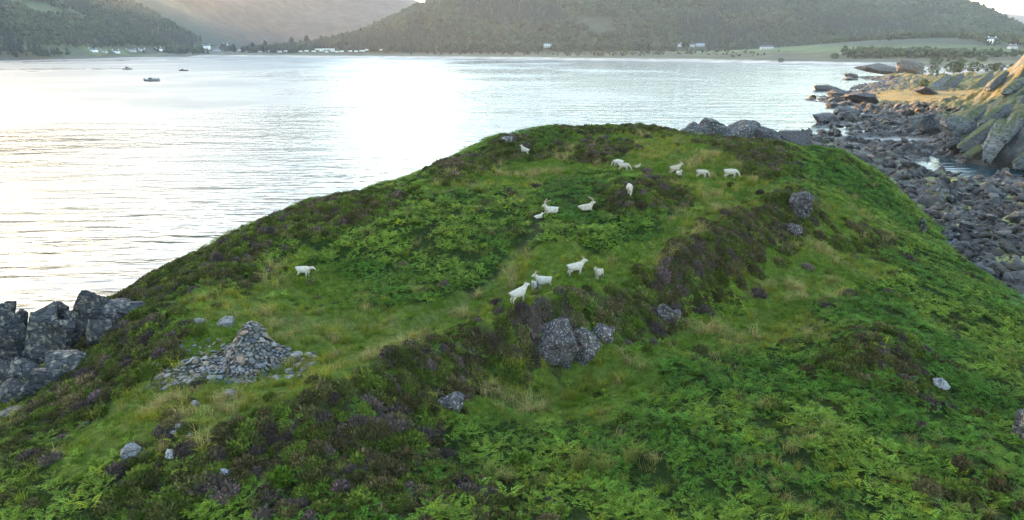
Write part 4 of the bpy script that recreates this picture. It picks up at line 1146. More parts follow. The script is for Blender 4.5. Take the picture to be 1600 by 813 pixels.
# ------------------------------------------------------------------ rocks on the right shore
RS = [
 (36.6, 141.4, 1.71, 8.21, 4.69, 7.02, 0.1, 0.5, 0.2, 'rock', 'outcrop', 'low dark slab at the left end of the rocks beyond the hilltop'),
 (42.0, 143.9, 1.45, 11.30, 6.46, 7.86, 0.05, 0.35, 0.15, 'rock', 'outcrop', 'dark slanting slab rising behind the hilltop, left of the two peaks'),
 (46.9, 141.6, 1.71, 9.53, 5.45, 7.66, 0.05, -0.35, 0.1, 'rock', 'outcrop', 'layered grey hump behind the hilltop, right of the two peaks'),
 (51.3, 139.1, 1.58, 6.34, 3.62, 6.69, 0.1, 0.2, 0.3, 'rock', 'outcrop', 'pale low rock between the layered hump and the sandy isthmus'),
 (58.1, 143.5, 0.94, 9.01, 5.15, 6.00, 0, 0.1, 0.1, 'dark', 'outcrop', 'dark weedy ledge at the left end of the sandy isthmus'),
 (118.5, 260.0, -0.01, 6.10, 3.49, 2.22, 0, 0.1, 0.1, 'dark', 'skerry', 'small dark skerry between the outer rocks and the bay'),
 (91.9, 206.3, 0.57, 8.76, 5.01, 3.50, 0, 0.15, 0.2, 'dark', 'skerry', 'rounded dark skerry nearest the sandy isthmus'),
 (108.0, 229.1, 0.62, 8.35, 4.77, 3.28, 0, 0.1, 0.2, 'dark', 'skerry', 'broad dark skerry just beyond the rounded one'),
 (234.9, 495.1, 0.42, 10.62, 6.07, 3.54, 0, 0.1, 0.1, 'dark', 'skerry', 'outermost black skerry, thin sliver in the bay'),
 (221.7, 467.6, -0.00, 10.03, 5.73, 2.68, 0, 0.1, 0.1, 'dark', 'skerry', 'black skerry just inside the outermost sliver'),
 (158.0, 357.4, -0.00, 16.62, 9.50, 4.53, 0, 0.15, 0.1, 'dark', 'skerry', 'long brown reef reaching farthest left into the bay'),
 (139.7, 301.1, 0.32, 14.12, 8.07, 4.71, 0, 0.1, 0.1, 'dark', 'skerry', 'long brown reef, second inward from the bay tip'),
 (137.7, 279.4, 0.92, 15.05, 8.60, 4.01, 0, 0.1, 0.1, 'dark', 'skerry', 'wide dark reef joined to the flats'),
 (272.6, 532.2, 3.07, 34.56, 19.75, 7.68, 0, 0.1, 0.1, 'rock', 'outcrop', 'grey rocky point below the far bushes'),
 (272.8, 492.4, 5.25, 19.59, 11.19, 10.16, 0.1, 0.2, 0.3, 'rock', 'outcrop', 'pointed grey rock at the shoreward end of the rocky point'),
 (92.0, 131.4, 2.74, 11.45, 3.54, 5.28, 0.15, -0.66, 0.5, 'moss', 'cliff_rock', 'big pale leaning slab at the middle of the right cliff'),
 (94.2, 140.2, 2.56, 10.56, 3.26, 3.71, 0.1, -0.6050000000000001, 0.4, 'moss', 'cliff_rock', 'grey slab leaning left of the biggest pale slab'),
 (94.3, 126.1, 1.73, 8.81, 2.72, 2.36, 0.1, -0.55, 0.4, 'moss', 'cliff_rock', 'low slab at the foot of the cliff by the frame edge'),
 (91.5, 136.3, 1.53, 7.35, 2.27, 0.82, 0.1, -0.33, 0.4, 'moss', 'cliff_rock', 'flat pale ledge at the foot of the biggest slab'),
 (94.6, 131.8, 6.11, 11.22, 3.46, 3.58, 0.15, -0.6050000000000001, 0.5, 'moss', 'cliff_rock', 'upper grey slab above the biggest pale slab'),
 (92.8, 144.7, 0.71, 7.36, 4.21, 3.12, 0.1, 0.4, 0.3, 'rock', 'outcrop', 'low grey ledge between the sand and the cliff foot'),
 (99.5, 156.4, 2.43, 8.99, 5.14, 5.75, 0.1, 0.4, 0.3, 'moss', 'outcrop', 'rounded mossy rock below the grassy terrace'),
 (103.3, 172.4, 1.80, 8.58, 4.90, 4.16, 0.1, 0.3, 0.3, 'rock', 'outcrop', 'grey low rock by the inner end of the sand'),
 (109.2, 159.7, 4.98, 10.70, 3.31, 3.42, 0.1, -0.55, 0.4, 'moss', 'cliff_rock', 'ribbed blue grey slab under the dark bracken slope'),
 (112.4, 172.1, 3.81, 10.15, 3.14, 2.36, 0.1, -0.55, 0.4, 'moss', 'cliff_rock', 'ribbed rock face left of the bracken slope'),
 (134.9, 190.7, 10.16, 10.14, 3.13, 3.29, 0.1, -0.44000000000000006, 0.4, 'moss', 'cliff_rock', 'pinkish rounded crag at the top right by the frame edge'),
 (197.0, 330.5, 2.45, 15.94, 4.92, 4.75, 0.1, -0.49500000000000005, 0.4, 'moss', 'sunlit_crag', 'sunlit crag at the left end of the golden meadow'),
 (204.8, 330.8, 2.68, 16.88, 5.21, 5.14, 0.1, -0.49500000000000005, 0.4, 'moss', 'sunlit_crag', 'second sunlit crag with grass in its cleft'),
 (212.3, 323.2, 3.73, 19.06, 5.89, 4.77, 0.1, -0.55, 0.4, 'moss', 'sunlit_crag', 'long sunlit crag under the golden slope'),
 (150.5, 221.6, 9.93, 10.57, 3.26, 2.60, 0.1, -0.55, 0.4, 'moss', 'sunlit_crag', 'shaded crag right of the long sunlit one'),
 (170.5, 292.8, 2.42, 11.81, 6.75, 3.06, 0, 0.2, 0.2, 'dark', 'outcrop', 'dark flat rock at the near edge of the golden meadow'),

]
for i, (x, y, z, w, d, h, tx, ty, rz, mk, nm, lab) in enumerate(RS):
    o = rock_obj(nm, 700 + i, (w, d, h), (x, y, z), (tx, ty, rz), {'rock': M_ROCK, 'moss': M_ROCKM, 'dark': M_BOULDER}[mk], 4, 8 if 'cliff' in nm else 14, .13, .3)
    tag(o, lab, 'rock', 'rocks along the right shore')
# broken stones and weedy rubble strewn over the flats
qr = np.random.default_rng(55)
T_RUB = []
for k in range(6):
    V, F = block_geo(1200 + k, (1, .8, .6), 1, 8, .1, 3); T_RUB.append((V, F, np.ones((len(V), 3))))
d_ = 55 + 250 * qr.uniform(0, 1, 9000) ** 1.5; x = d_ * qr.uniform(.36, .78, len(d_)); y = d_
z = shore_h(x, y); hz = np.where(x < 61, headland_h(x, y), -9)
k = (z > .12) & (z < 3.0) & (hz < z) & ~((np.abs(x - 88) < 12.5) & (np.abs(y - 166.5) < 4)) & (meadow_w(x, y) < .1)
x, y, z, d_ = x[k], y[k], z[k], d_[k]
pal = qr.uniform(0, 1, len(x)); lowz = 1 - sstep(.5, 1.1, z + qr.normal(0, .3, len(x)))
tint = lerp3((.013, .011, .009), (.100, .093, .086), pal ** 3)
tint = np.where((qr.uniform(0, 1, len(x)) < .08)[:, None], np.array([.15, .105, .075]), tint)
tint = lerp3(tint, (.030, .021, .010), lowz * .85)
sz = (.18 + 1.3 * qr.uniform(0, 1, len(x)) ** 3.5) * (.8 + d_ / 180)
M_RUB = ground_mat('broken_shore_stone', 4.0, .8, .2, .7, .35)
tag(scatter('rubble', T_RUB, x, y, z + .05, qr.uniform(0, 6.28, len(x)), sz, tint, M_RUB, qr.normal(0, .3, len(x)), qr.normal(0, .3, len(x)), sz * qr.uniform(.6, 1.2, len(x))), 'dark weedy stones strewn over the rock flats of the right shore', 'rubble', kind='stuff')
rb = np.random.default_rng(99); k = 0; tries = 0
for m_ in SB: pass
SB2 = [m_.copy() for m_ in SB]
while k < 170 and tries < 4000:
    tries += 1
    d_ = rb.uniform(60, 330); x = d_ * rb.uniform(.42, .74); y = d_
    z = float(shore_h(x, y))
    if not .25 < z < 2.6 or float(headland_h(x, y)) > z - .1 and x < 60: continue
    sand = abs(x - 88) < 13 and abs(y - 166) < 5
    if sand or meadow_w(np.array([x]), np.array([y]))[0] > .1: continue
    s = rb.uniform(.5, 1.5) * (1 + d_ / 220)
    o = link('shore_boulder', SB2[k % 6], None, None, (x, y, z + .1 * s)); o.scale = (s, s * rb.uniform(.6, 1.1), s * rb.uniform(.6, 1.1)); o.rotation_euler = (rb.normal(0, .3), rb.normal(0, .3), rb.uniform(0, 6.3))
    tag(o, 'grey boulder lying on the weedy rock flats of the right shore', 'boulder', 'boulders on the right shore flats'); k += 1

# ------------------------------------------------------------------ woods, village and boats across the bay
def conifer_tmpl(rng, sides=7):
    V, F, C = [], [], []
    for t0, t1, r in ((.05, .45, .22), (.28, .72, .165), (.55, 1.0, .105)):
        b = len(V); q = rng.uniform(.85, 1.15)
        for i in range(sides):
            a = 2 * math.pi * i / sides + rng.uniform(-.2, .2); rr = r * q * rng.uniform(.6, 1.25)
            V.append((rr * math.cos(a), rr * math.sin(a), t0 + rng.uniform(-.04, .04))); C.append((.8,) * 3)
        V.append((rng.uniform(-.01, .01), 0, t1)); C.append((1.15,) * 3)
        for i in range(sides): F.append((b + i, b + (i + 1) % sides, b + sides))
    return np.array(V), np.array(F), np.array(C)
def broad_tmpl(rng, n=6):
    V, F, C = [], [], []
    for k in range(n):
        v, f = ICO[1]; c = np.array([rng.uniform(-.24, .24), rng.uniform(-.24, .24), rng.uniform(.32, .78)]); r = rng.uniform(.16, .30)
        vv = v * r * rng.uniform(.75, 1.25, (len(v), 1)) + c
        b = len(V); V += [tuple(q) for q in vv]; F += [tuple(q + b) for q in f]; t = rng.uniform(.75, 1.25)
        C += [(t, t, t)] * len(v)
    return np.array(V), np.array(F), np.array(C)
trng = np.random.default_rng(12)
T_CON = [conifer_tmpl(trng) for _ in range(6)]
T_BRO = [broad_tmpl(trng, 4) for _ in range(6)]
def visible_far(x, y): return (np.abs(x / np.maximum(y, 1)) < .84)
OPEN = [(-752, 1297, 11), (-747, 1362, 11), (-748, 1324, 11), (-742, 1407, 11), (-740, 1445, 11), (-748, 1529, 11), (-744, 1562, 11), (-737, 1747, 11), (-673, 1662, 11), (-752, 1900, 11), (-638, 1721, 11), (-736, 2055, 11), (73, 1500, 11), (348, 1524, 11), (375, 1526, 11), (397, 1529, 11), (419, 1190, 11), (693, 1049, 11), (1119, 1635, 11), (1139, 1632, 11), (677, 979, 11), (-539, 1545, 8), (-607, 1771, 8), (-535, 1593, 8), (-508, 1541, 8), (-469, 1459, 8), (-459, 1469, 8), (-691, 2088, 8), (-657, 2075, 8), (-425, 1453, 8), (-414, 1456, 8), (-398, 1450, 8), (-384, 1456, 8), (-371, 1444, 8), (-360, 1450, 8), (-350, 1443, 8), (-341, 1446, 8), (-324, 1447, 8), (-312, 1444, 8), (-300, 1446, 8), (-292, 1452, 8), (-394, 1469, 8), (-379, 1467, 8), (-366, 1464, 8), (-576, 1571, 8), (-263, 1450, 8), (-649, 1629, 8)
]                                        # gardens and pitches kept free of trees: x, y, half width
def wood(name, lab, x, y, hgt, con, tint, tmpl=None):
    ok = np.ones(len(x), bool)
    for ox, oy, w in OPEN: ok &= ~((np.abs(x - ox) < w) & (y > oy - 150) & (y < oy + 6))
    x, y, hgt, con, tint = x[ok], y[ok], hgt[ok], con[ok], tint[ok]
    z = far_h(x, y) - .3
    for sel, T, nm in ((con, T_CON, name), (~con, T_BRO, name)):
        if sel.any(): tag(scatter(nm, T, x[sel], y[sel], z[sel], RNG.uniform(0, 6.28, sel.sum()), hgt[sel], tint[sel], M_TREE), lab, 'wood', kind='stuff')
def tree_tint(x, y, con):
    n = fbm(x / 120, y / 120, 801, 3)
    t = np.where(con[:, None], np.array([.011, .021, .015]), lerp3((.017, .031, .013), (.028, .036, .016), sstep(.4, .6, n)))
    return t * RNG.uniform(.65, 1.4, (len(x), 1)) * (.6 + .8 * fbm(x / 70, y / 60, 877, 3))[:, None]
# the wooded hill across the bay
n = 30000
x, y = RNG.uniform(-520, 1520, n), 1440 + 760 * RNG.uniform(0, 1, n) ** 1.3
foot = 1455 + .10 * x
cl = fbm(x / 180, y / 130, 811, 3)
k = (y > foot + 30 * RNG.uniform(-1, 1, n)) & visible_far(x, y) & (cl > .24) & (far_h(x, y) > 6)
x, y = x[k], y[k]
con = (fbm(x / 210, y / 150, 821, 3) + RNG.uniform(-.08, .08, len(x))) > .50
wood('woodland', 'dense mixed woodland clothing the long hill across the bay', x, y, (7 + 13 * RNG.uniform(0, 1, len(x)) ** 1.6) * (.7 + .7 * fbm(x / 90, y / 90, 899, 3)), con, tree_tint(x, y, con))
# the wood on the left hill
n = 16000
x, y = RNG.uniform(-1350, -715, n), RNG.uniform(800, 1800, n)
past = fbm(x / 130, y / 130, 421, 3)
hh = far_h(x, y)
k = visible_far(x, y) & (hh > 3.5) & ~((past > .52) & (hh > 70)) & (x < -728 - RNG.uniform(0, 12, n))
x, y = x[k], y[k]
con = fbm(x / 150, y / 150, 831, 3) + RNG.uniform(-.1, .1, len(x)) > .52
wood('woodland', 'dark green woodland on the steep left hill above the cottages', x, y, RNG.uniform(8, 15, len(x)), con, tree_tint(x, y, con))
# scrub and hedges on the flat land, and the wooded rise on the right
n = 2600
x, y = RNG.uniform(-690, 420, n), RNG.uniform(1000, 1500, n)
sd = seg_dist(x, y, COAST); ins = in_poly(x, y, _land_poly)
hed = fbm(x / 170, y / 40, 841, 3)
k = ins & (sd > 95) & (hed > .57) & visible_far(x, y) & (x > -190)
x, y = x[k], y[k]; con = np.zeros(len(x), bool)
wood('hedgerow', 'hedges and gorse scrub across the flat fields by the beach', x, y, RNG.uniform(2.5, 5.5, len(x)), con, tree_tint(x, y, con) * .9)
n = 2600
x, y = RNG.uniform(-700, -60, n), RNG.uniform(1400, 1720, n)
k = visible_far(x, y) & (fbm(x / 90, y / 60, 851, 3) > .46) & (y > 1470 + .15 * x + 60)
x, y = x[k], y[k]; con = RNG.uniform(0, 1, len(x)) < .4
wood('woodland', 'blue shaded trees round the village at the head of the bay', x, y, RNG.uniform(8, 17, len(x)), con, tree_tint(x, y, con))
n = 9000
x, y = RNG.uniform(330, 1300, n), RNG.uniform(800, 1450, n)
sd = seg_dist(x, y, COAST)
mead = (np.abs(x - 480) < 190) & (sd > 230) & (sd < 420)
k = visible_far(x, y) & (sd > 60) & (fbm(x / 110, y / 60, 861, 3) > .44) & (x > 420 + (y - 900) * .35) & ~mead
x, y = x[k], y[k]; con = RNG.uniform(0, 1, len(x)) < .15
wood('woodland', 'rounded broadleaf wood on the low rise at right', x, y, RNG.uniform(6, 12, len(x)), con, tree_tint(x, y, con) * 1.25)

# single trees that stand out
def trunk_mesh(h, r):
    V, F = [], []; k = 6
    for j, (zz, rr) in enumerate(((0, 1.3), (.3, .8), (.75, .35))):
        for i in range(k): V.append((r * rr * math.cos(i * 2 * math.pi / k), r * rr * math.sin(i * 2 * math.pi / k), zz * h))
    for j in range(2):
        for i in range(k): F.append((j * k + i, j * k + (i + 1) % k, (j + 1) * k + (i + 1) % k, (j + 1) * k + i))
    return mesh_np('trunk', V, F)
M_BARK = plain('bark', (.08, .065, .05), .9, .1, .3, 3)
def crown_mesh(seed, h, kind, tint):
    rng = np.random.default_rng(seed); V, F, C = [], [], []
    n = 520
    for i in range(n):
        if kind == 'tall':
            t = rng.uniform(.08, 1) ; r = .21 * h * math.sin(math.pi * min(1, t * .8 + .15)) ** .7; z = t * h
        else:
            t = rng.uniform(.15, 1); r = .48 * h * math.sqrt(max(0, 1 - (2 * t - 1.05) ** 2)); z = t * h
        a = rng.uniform(0, 6.283); lob = 1 + .35 * math.sin(a * 3 + t * 9 + seed); rr = r * lob * rng.uniform(.45, 1) ** .5
        P = np.array([rr * math.cos(a), rr * math.sin(a), z + rng.normal(0, .02 * h)])
        d1 = rng.normal(0, 1, 3); d1 /= np.linalg.norm(d1); d2 = np.cross(d1, rng.normal(0, 1, 3)); d2 /= np.linalg.norm(d2)
        s = h * rng.uniform(.045, .085); b = len(V)
        V += [tuple(P - d1 * s), tuple(P + d2 * s * .7), tuple(P + d1 * s), tuple(P - d2 * s * .7)]; F.append((b, b + 1, b + 2, b + 3))
        v = rng.uniform(.65, 1.35); C += [tuple(np.array(tint) * v)] * 4
    return mesh_np('crown', np.array(V), np.array(F), np.array(C))
TREES = [
 (-559, 1560, 20, 'tall', 'dark', 'tall dark tree at the left of the row behind the village', 'tall trees behind the village'),
 (-532, 1560, 24, 'tall', 'dark', 'broad dark tree second in the row behind the village', 'tall trees behind the village'),
 (-468, 1540, 27, 'tall', 'dark', 'tall dark spire shaped tree right of the gap in the row', 'tall trees behind the village'),
 (-435, 1540, 27, 'tall', 'dark', 'dark tree pair mate right of the spire tree behind the caravans', 'tall trees behind the village'),
 (-405, 1540, 22, 'tall', 'dark', 'dark tree at the right end of the village row', 'tall trees behind the village'),
 (-458, 1570, 20, 'tall', 'dark', 'lower dark tree squeezed between the spire trees', 'tall trees behind the village'),
 (-620, 1560, 18, 'round', 'dark', 'round dark tree behind the big white house', 'tall trees behind the village'),
 (-607, 1580, 18, 'tall', 'dark', 'tall dark tree just right of the big white house', 'tall trees behind the village'),
 (-496, 1560, 16, 'round', 'dark', 'round low tree in the gap of the village row', 'tall trees behind the village'),
 (294, 516, 6, 'round', 'green', 'round green bush on the low ground between the right cliffs and the far wood', 'bushes on the low right shore'),
 (319, 542, 7, 'round', 'green', 'round green bush on the low ground between the right cliffs and the far wood', 'bushes on the low right shore'),
 (313, 508, 8, 'round', 'green', 'round green bush on the low ground between the right cliffs and the far wood', 'bushes on the low right shore'),
 (345, 554, 7, 'round', 'green', 'round green bush on the low ground between the right cliffs and the far wood', 'bushes on the low right shore'),
 (335, 520, 9, 'round', 'green', 'round green bush on the low ground between the right cliffs and the far wood', 'bushes on the low right shore'),
 (338, 506, 9, 'round', 'green', 'round green bush on the low ground between the right cliffs and the far wood', 'bushes on the low right shore'),
 (360, 532, 9, 'round', 'green', 'round green bush on the low ground between the right cliffs and the far wood', 'bushes on the low right shore'),
 (362, 518, 8, 'round', 'green', 'round green bush on the low ground between the right cliffs and the far wood', 'bushes on the low right shore'),
 (396, 884, 8, 'round', 'green', 'round green bush on the low ground between the right cliffs and the far wood', 'bushes on the low right shore'),
 (321, 859, 6, 'round', 'green', 'round green bush on the low ground between the right cliffs and the far wood', 'bushes on the low right shore'),
 (408, 745, 8, 'round', 'green', 'round green bush on the low ground between the right cliffs and the far wood', 'bushes on the low right shore'),
 (398, 711, 8, 'round', 'green', 'round green bush on the low ground between the right cliffs and the far wood', 'bushes on the low right shore'),
 (446, 757, 9, 'round', 'green', 'round green bush on the low ground between the right cliffs and the far wood', 'bushes on the low right shore'),
 (464, 743, 9, 'round', 'green', 'round green bush on the low ground between the right cliffs and the far wood', 'bushes on the low right shore'),
 (502, 769, 9, 'round', 'green', 'round green bush on the low ground between the right cliffs and the far wood', 'bushes on the low right shore'),
 (186, 322, 4.2, 'round', 'green', 'bright round bush standing on top of the sunlit crags', ''),

]
TM = {}
for (x, y, h, kind, tv, lab, grp) in TREES:
    key = (kind, tv)
    if key not in TM:
        cm = crown_mesh(60 + len(TM), 10, kind, {'dark': (.014, .024, .018), 'green': (.036, .055, .017)}[tv]); cm.materials.append(M_TREE)
        tm = trunk_mesh(6, .35); tm.materials.append(M_BARK); TM[key] = (tm, cm)
    z = float(far_h(x, y)) if y > 480 else float(shore_h(x, y))
    o = empty('tree', (x, y, z - .2), (x * 7.3) % 6.28); q = .72 + .6 * ((x * 13.7 + y * 3.1) % 1.0 if grp.startswith('bush') else .45); o.scale = (h / 10 * q * (1.0 + .3 * ((y * 5.3) % 1.0)), h / 10 * q, h / 10 * q * (.8 if grp.startswith('bush') else 1.0))
    tag(o, lab, 'tree', grp)
    link('trunk', TM[key][0], None, o); link('crown', TM[key][1], None, o)

# houses
M_WALLW = plain('white_render', (.74, .74, .72), .8, .2, .06, 1)
M_WALLG = plain('grey_render', (.36, .36, .36), .8, .2, .08, 1)
M_SLATE = plain('slate', (.09, .095, .11), .6, .3, .2, 2)
M_ROOFB = plain('blue_sheet_roof', (.16, .22, .36), .5, .4, .1, 1)
M_ROOFR = plain('red_roof', (.28, .10, .08), .7, .2, .15, 1)
M_PANE = plain('window_glass', (.03, .035, .045), .15, .5)
M_DOOR = plain('door_paint', (.10, .07, .06), .5, .3)
M_CREAM = plain('caravan_cream', (.72, .72, .68), .5, .4, .05, 1)
def boxes(name, lst, mat):
    V, F = [], []
    for (x0, y0, z0, x1, y1, z1) in lst:
        b = len(V); V += [(x0, y0, z0), (x1, y0, z0), (x1, y1, z0), (x0, y1, z0), (x0, y0, z1), (x1, y0, z1), (x1, y1, z1), (x0, y1, z1)]
        F += [tuple(b + i for i in f) for f in ((0, 3, 2, 1), (4, 5, 6, 7), (0, 1, 5, 4), (1, 2, 6, 5), (2, 3, 7, 6), (3, 0, 4, 7))]
    me = mesh_np(name, V, F); me.materials.append(mat); return me
def prism_roof(w, d, h, rh, mat, over=.35):
    x, y = w / 2 + over, d / 2 + over
    V = [(-x, -y, h - .1), (x, -y, h - .1), (x, y, h - .1), (-x, y, h - .1), (-x, 0, h + rh), (x, 0, h + rh)]
    bm = bmesh.new(); vs = [bm.verts.new(v) for v in V]
    for f in ((0, 1, 5, 4), (2, 3, 4, 5), (3, 0, 4), (1, 2, 5), (0, 3, 2, 1)): bm.faces.new([vs[i] for i in f])
    me = bpy.data.meshes.new('roof'); bm.to_mesh(me); bm.free(); me.materials.append(mat); return me
HM = {}
def house(x, y, rz, w, d, h, rh, wall, roof, lab, grp, nm='cottage', chim=True):
    o = empty(nm, (x, y, float(far_h(x, y)) - .2), rz); tag(o, lab, 'house' if nm != 'barn' else 'barn', grp)
    key = (w, d, h, rh, wall.name, roof.name)
    if key not in HM:
        nwin = max(2, int(w // 4)); rows = [1.0] if h < 4 else [1.0, 3.6]
        wins = []
        for zz in rows:
            for i in range(nwin):
                if zz == rows[0] and i == nwin // 2: continue
                cx = -w / 2 + w * (i + .5) / nwin; wins.append(boxes('window', [(cx - .55, -d / 2 - .06, zz, cx + .55, -d / 2 + .1, zz + 1.3)], M_PANE))
        cx = -w / 2 + w * (nwin // 2 + .5) / nwin
        HM[key] = (boxes('wall', [(-w / 2, -d / 2, -1.5, w / 2, d / 2, h)], wall), prism_roof(w, d, h, rh, roof),
                   boxes('chimney', [(-w / 2 + .1, -.5, h + rh - 1, -w / 2 + 1.2, .5, h + rh + 1.1), (w / 2 - 1.2, -.5, h + rh - 1, w / 2 - .1, .5, h + rh + 1.1)], wall),
                   wins, boxes('door', [(cx - .5, -d / 2 - .07, 0, cx + .5, -d / 2 + .1, 2.1)], M_DOOR))
    wm, rm, cm, wins, dm = HM[key]
    link('wall', wm, None, o); r = link('roof', rm, None, o)
    if chim: link('chimney', cm, None, r)
    for q in wins: link('window', q, None, o)
    link('door', dm, None, o)
W = {'w': M_WALLW, 'g': M_WALLG}; RF = {'s': M_SLATE, 'b': M_ROOFB, 'r': M_ROOFR, 'p': M_CREAM}
HOUSES = [
 (-752, 1297, -0.09, 15, 7, 2.8, 2.6, 'w', 's', 'cottage', 1, 'white cottage farthest left under the wooded hill', 'houses round the bay'),
 (-747, 1362, 0.10, 13, 7, 2.8, 2.5, 'w', 's', 'cottage', 1, 'low white cottage second from left under the wooded hill', 'houses round the bay'),
 (-748, 1324, 0.05, 11, 6, 2.6, 2.2, 'g', 's', 'cottage', 1, 'grey cottage between the two leftmost white cottages', 'houses round the bay'),
 (-742, 1407, 0.07, 18, 7, 3, 2.4, 'g', 's', 'cottage', 1, 'long grey house right of the two leftmost cottages', 'houses round the bay'),
 (-740, 1445, 0.14, 12, 7, 3, 2.4, 'w', 's', 'cottage', 1, 'white cottage between the long grey house and the red roof', 'houses round the bay'),
 (-748, 1529, -0.14, 14, 8, 3.2, 2.8, 'w', 's', 'cottage', 1, 'white gabled cottage beside a red roof', 'houses round the bay'),
 (-744, 1562, 0.03, 13, 7, 2.8, 2.6, 'g', 'r', 'cottage', 0, 'house with a dull red roof near the left cottages', 'houses round the bay'),
 (-737, 1747, 0.17, 16, 9, 6.4, 3.2, 'w', 's', 'house', 1, 'big two storey white house above the village', 'houses round the bay'),
 (-673, 1662, 0.07, 26, 8, 3.6, 2.6, 'g', 's', 'house', 0, 'long low grey house right of the big white house', 'houses round the bay'),
 (-752, 1900, 0.00, 12, 7, 3.4, 2.6, 'w', 's', 'cottage', 1, 'small pale house high up behind the long grey house', 'houses round the bay'),
 (-638, 1721, -0.05, 24, 7, 3, 2.2, 'w', 's', 'house', 0, 'long white house in the middle of the village', 'houses round the bay'),
 (-736, 2055, 0.09, 14, 7, 4.8, 2.6, 'w', 's', 'house', 1, 'tall white house at right end of the village houses', 'houses round the bay'),
 (73, 1500, 0.10, 17, 9, 5.6, 3, 'w', 's', 'farmhouse', 1, 'lone pale farmhouse below the wooded hill across the bay', 'houses round the bay'),
 (348, 1524, 0.05, 16, 8, 4.2, 2.8, 'w', 's', 'farmhouse', 1, 'white farmhouse at the left end of the farm by the bright meadow', 'houses round the bay'),
 (375, 1526, 0.00, 20, 9, 3.4, 1.6, 'g', 's', 'barn', 0, 'grey low barn in the middle of the farm by the bright meadow', 'houses round the bay'),
 (397, 1529, -0.03, 17, 10, 3.8, 1.8, 'g', 'b', 'barn', 0, 'blue roofed barn at the right end of the farm by the bright meadow', 'houses round the bay'),
 (419, 1190, 0.07, 20, 9, 4, 2.4, 'g', 's', 'barn', 0, 'dark farm building at the right edge of the bright meadow', 'houses round the bay'),
 (693, 1049, 0.21, 14, 8, 5.6, 2.8, 'w', 's', 'house', 1, 'white gabled house in the wood at far right', 'houses round the bay'),
 (1119, 1635, -0.17, 15, 7, 3.2, 2.4, 'g', 's', 'house', 1, 'grey walled house higher up in the far right wood', 'houses round the bay'),
 (1139, 1632, 0.09, 17, 7, 3, 2.2, 'w', 'p', 'house', 0, 'long pale house by the right frame edge', 'houses round the bay'),
 (677, 979, 0.14, 10, 7, 3.2, 2.4, 'g', 's', 'cottage', 1, 'small grey cottage below the other far right houses', 'houses round the bay'),

]
for (x, y, rz, w, d, h, rh, wl_, rf, nm, chim, lab, grp) in HOUSES: house(x, y, rz, w, d, h, rh, W[wl_], RF[rf], lab, grp, nm, chim)
# caravans
cv_body = boxes('body', [(-4.2, -1.5, .5, 4.2, 1.5, 3.0), (-4.0, -1.4, 2.95, 4.0, 1.4, 3.25)], M_CREAM)
cv_win = [boxes('window', [(a, -1.56, 1.5, a + 1.5, -1.45, 2.4)], M_PANE) for a in (-3.6, -.9, 2.0)]
cv_wheel = boxes('chassis', [(-3.6, -1.2, 0, 3.6, 1.2, .55)], M_SLATE)
for (x, y, rz, s) in [
 (-539, 1545, -0.40, 1),
 (-607, 1771, 0.20, 1),
 (-535, 1593, -0.05, 1),
 (-508, 1541, -0.30, 1),
 (-469, 1459, 0.30, 1),
 (-459, 1469, 0.05, 1),
 (-691, 2088, -0.20, 1),
 (-657, 2075, 0.40, 1.2),
 (-425, 1453, 0.15, 0.8),
 (-414, 1456, -0.10, 0.9),
 (-398, 1450, -0.35, 0.9),
 (-384, 1456, 0.25, 1),
 (-371, 1444, 0.00, 0.8),
 (-360, 1450, -0.25, 1),
 (-350, 1443, 0.35, 0.8),
 (-341, 1446, 0.10, 1),
 (-324, 1447, -0.15, 0.8),
 (-312, 1444, -0.40, 0.8),
 (-300, 1446, 0.20, 1.3),
 (-292, 1452, -0.05, 0.8),
 (-394, 1469, -0.30, 1.6),
 (-379, 1467, 0.30, 1.6),
 (-366, 1464, 0.05, 1.6),
 (-576, 1571, -0.20, 0.9),
 (-263, 1450, 0.40, 0.6),
 (-649, 1629, 0.15, 0.6),

]:
    o = empty('caravan', (x, y, float(far_h(x, y))), rz); o.scale = (s, 1, 1)
    tag(o, 'white caravan parked in the row behind the beach at the village', 'caravan', 'caravans behind the beach')
    link('body', cv_body, None, o); link('chassis', cv_wheel, None, o)
    for q in cv_win: link('window', q, None, o)

# boats
M_HULLD = plain('dark_hull', (.06, .065, .07), .4, .4); M_HULLG = plain('grey_hull', (.22, .22, .21), .4, .4); M_BWHITE = plain('boat_white', (.5, .5, .48), .4, .4)
M_MOTOR = plain('outboard_black', (.02, .02, .022), .4, .4)
def hull_mesh(L, B, Hh, mat, sheer=.35):
    bm = bmesh.new(); secs = []
    for i in range(9):
        t = i / 8; x = (t - .5) * L; bw = B / 2 * (1 - max(0, (t - .45) / .55) ** 2.4) * (.86 + .14 * min(1, t * 4)); top = Hh * (1 + sheer * t * t)
        secs.append([bm.verts.new(v) for v in ((x, -bw, top), (x + .12 * t, -bw * .8, Hh * .3), (x - .05 * t, 0, -.35 * (1 - .4 * t)), (x + .12 * t, bw * .8, Hh * .3), (x, bw, top))])
    for a, b in zip(secs[:-1], secs[1:]):
        for j in range(4): bm.faces.new((a[j], b[j], b[j + 1], a[j + 1]))
        bm.faces.new((a[0], a[4], b[4], b[0]))
    bm.faces.new(secs[0])
    bmesh.ops.remove_doubles(bm, verts=bm.verts, dist=.001); bmesh.ops.recalc_face_normals(bm, faces=bm.faces)
    me = bpy.data.meshes.new('hull'); bm.to_mesh(me); bm.free(); me.materials.append(mat); return me
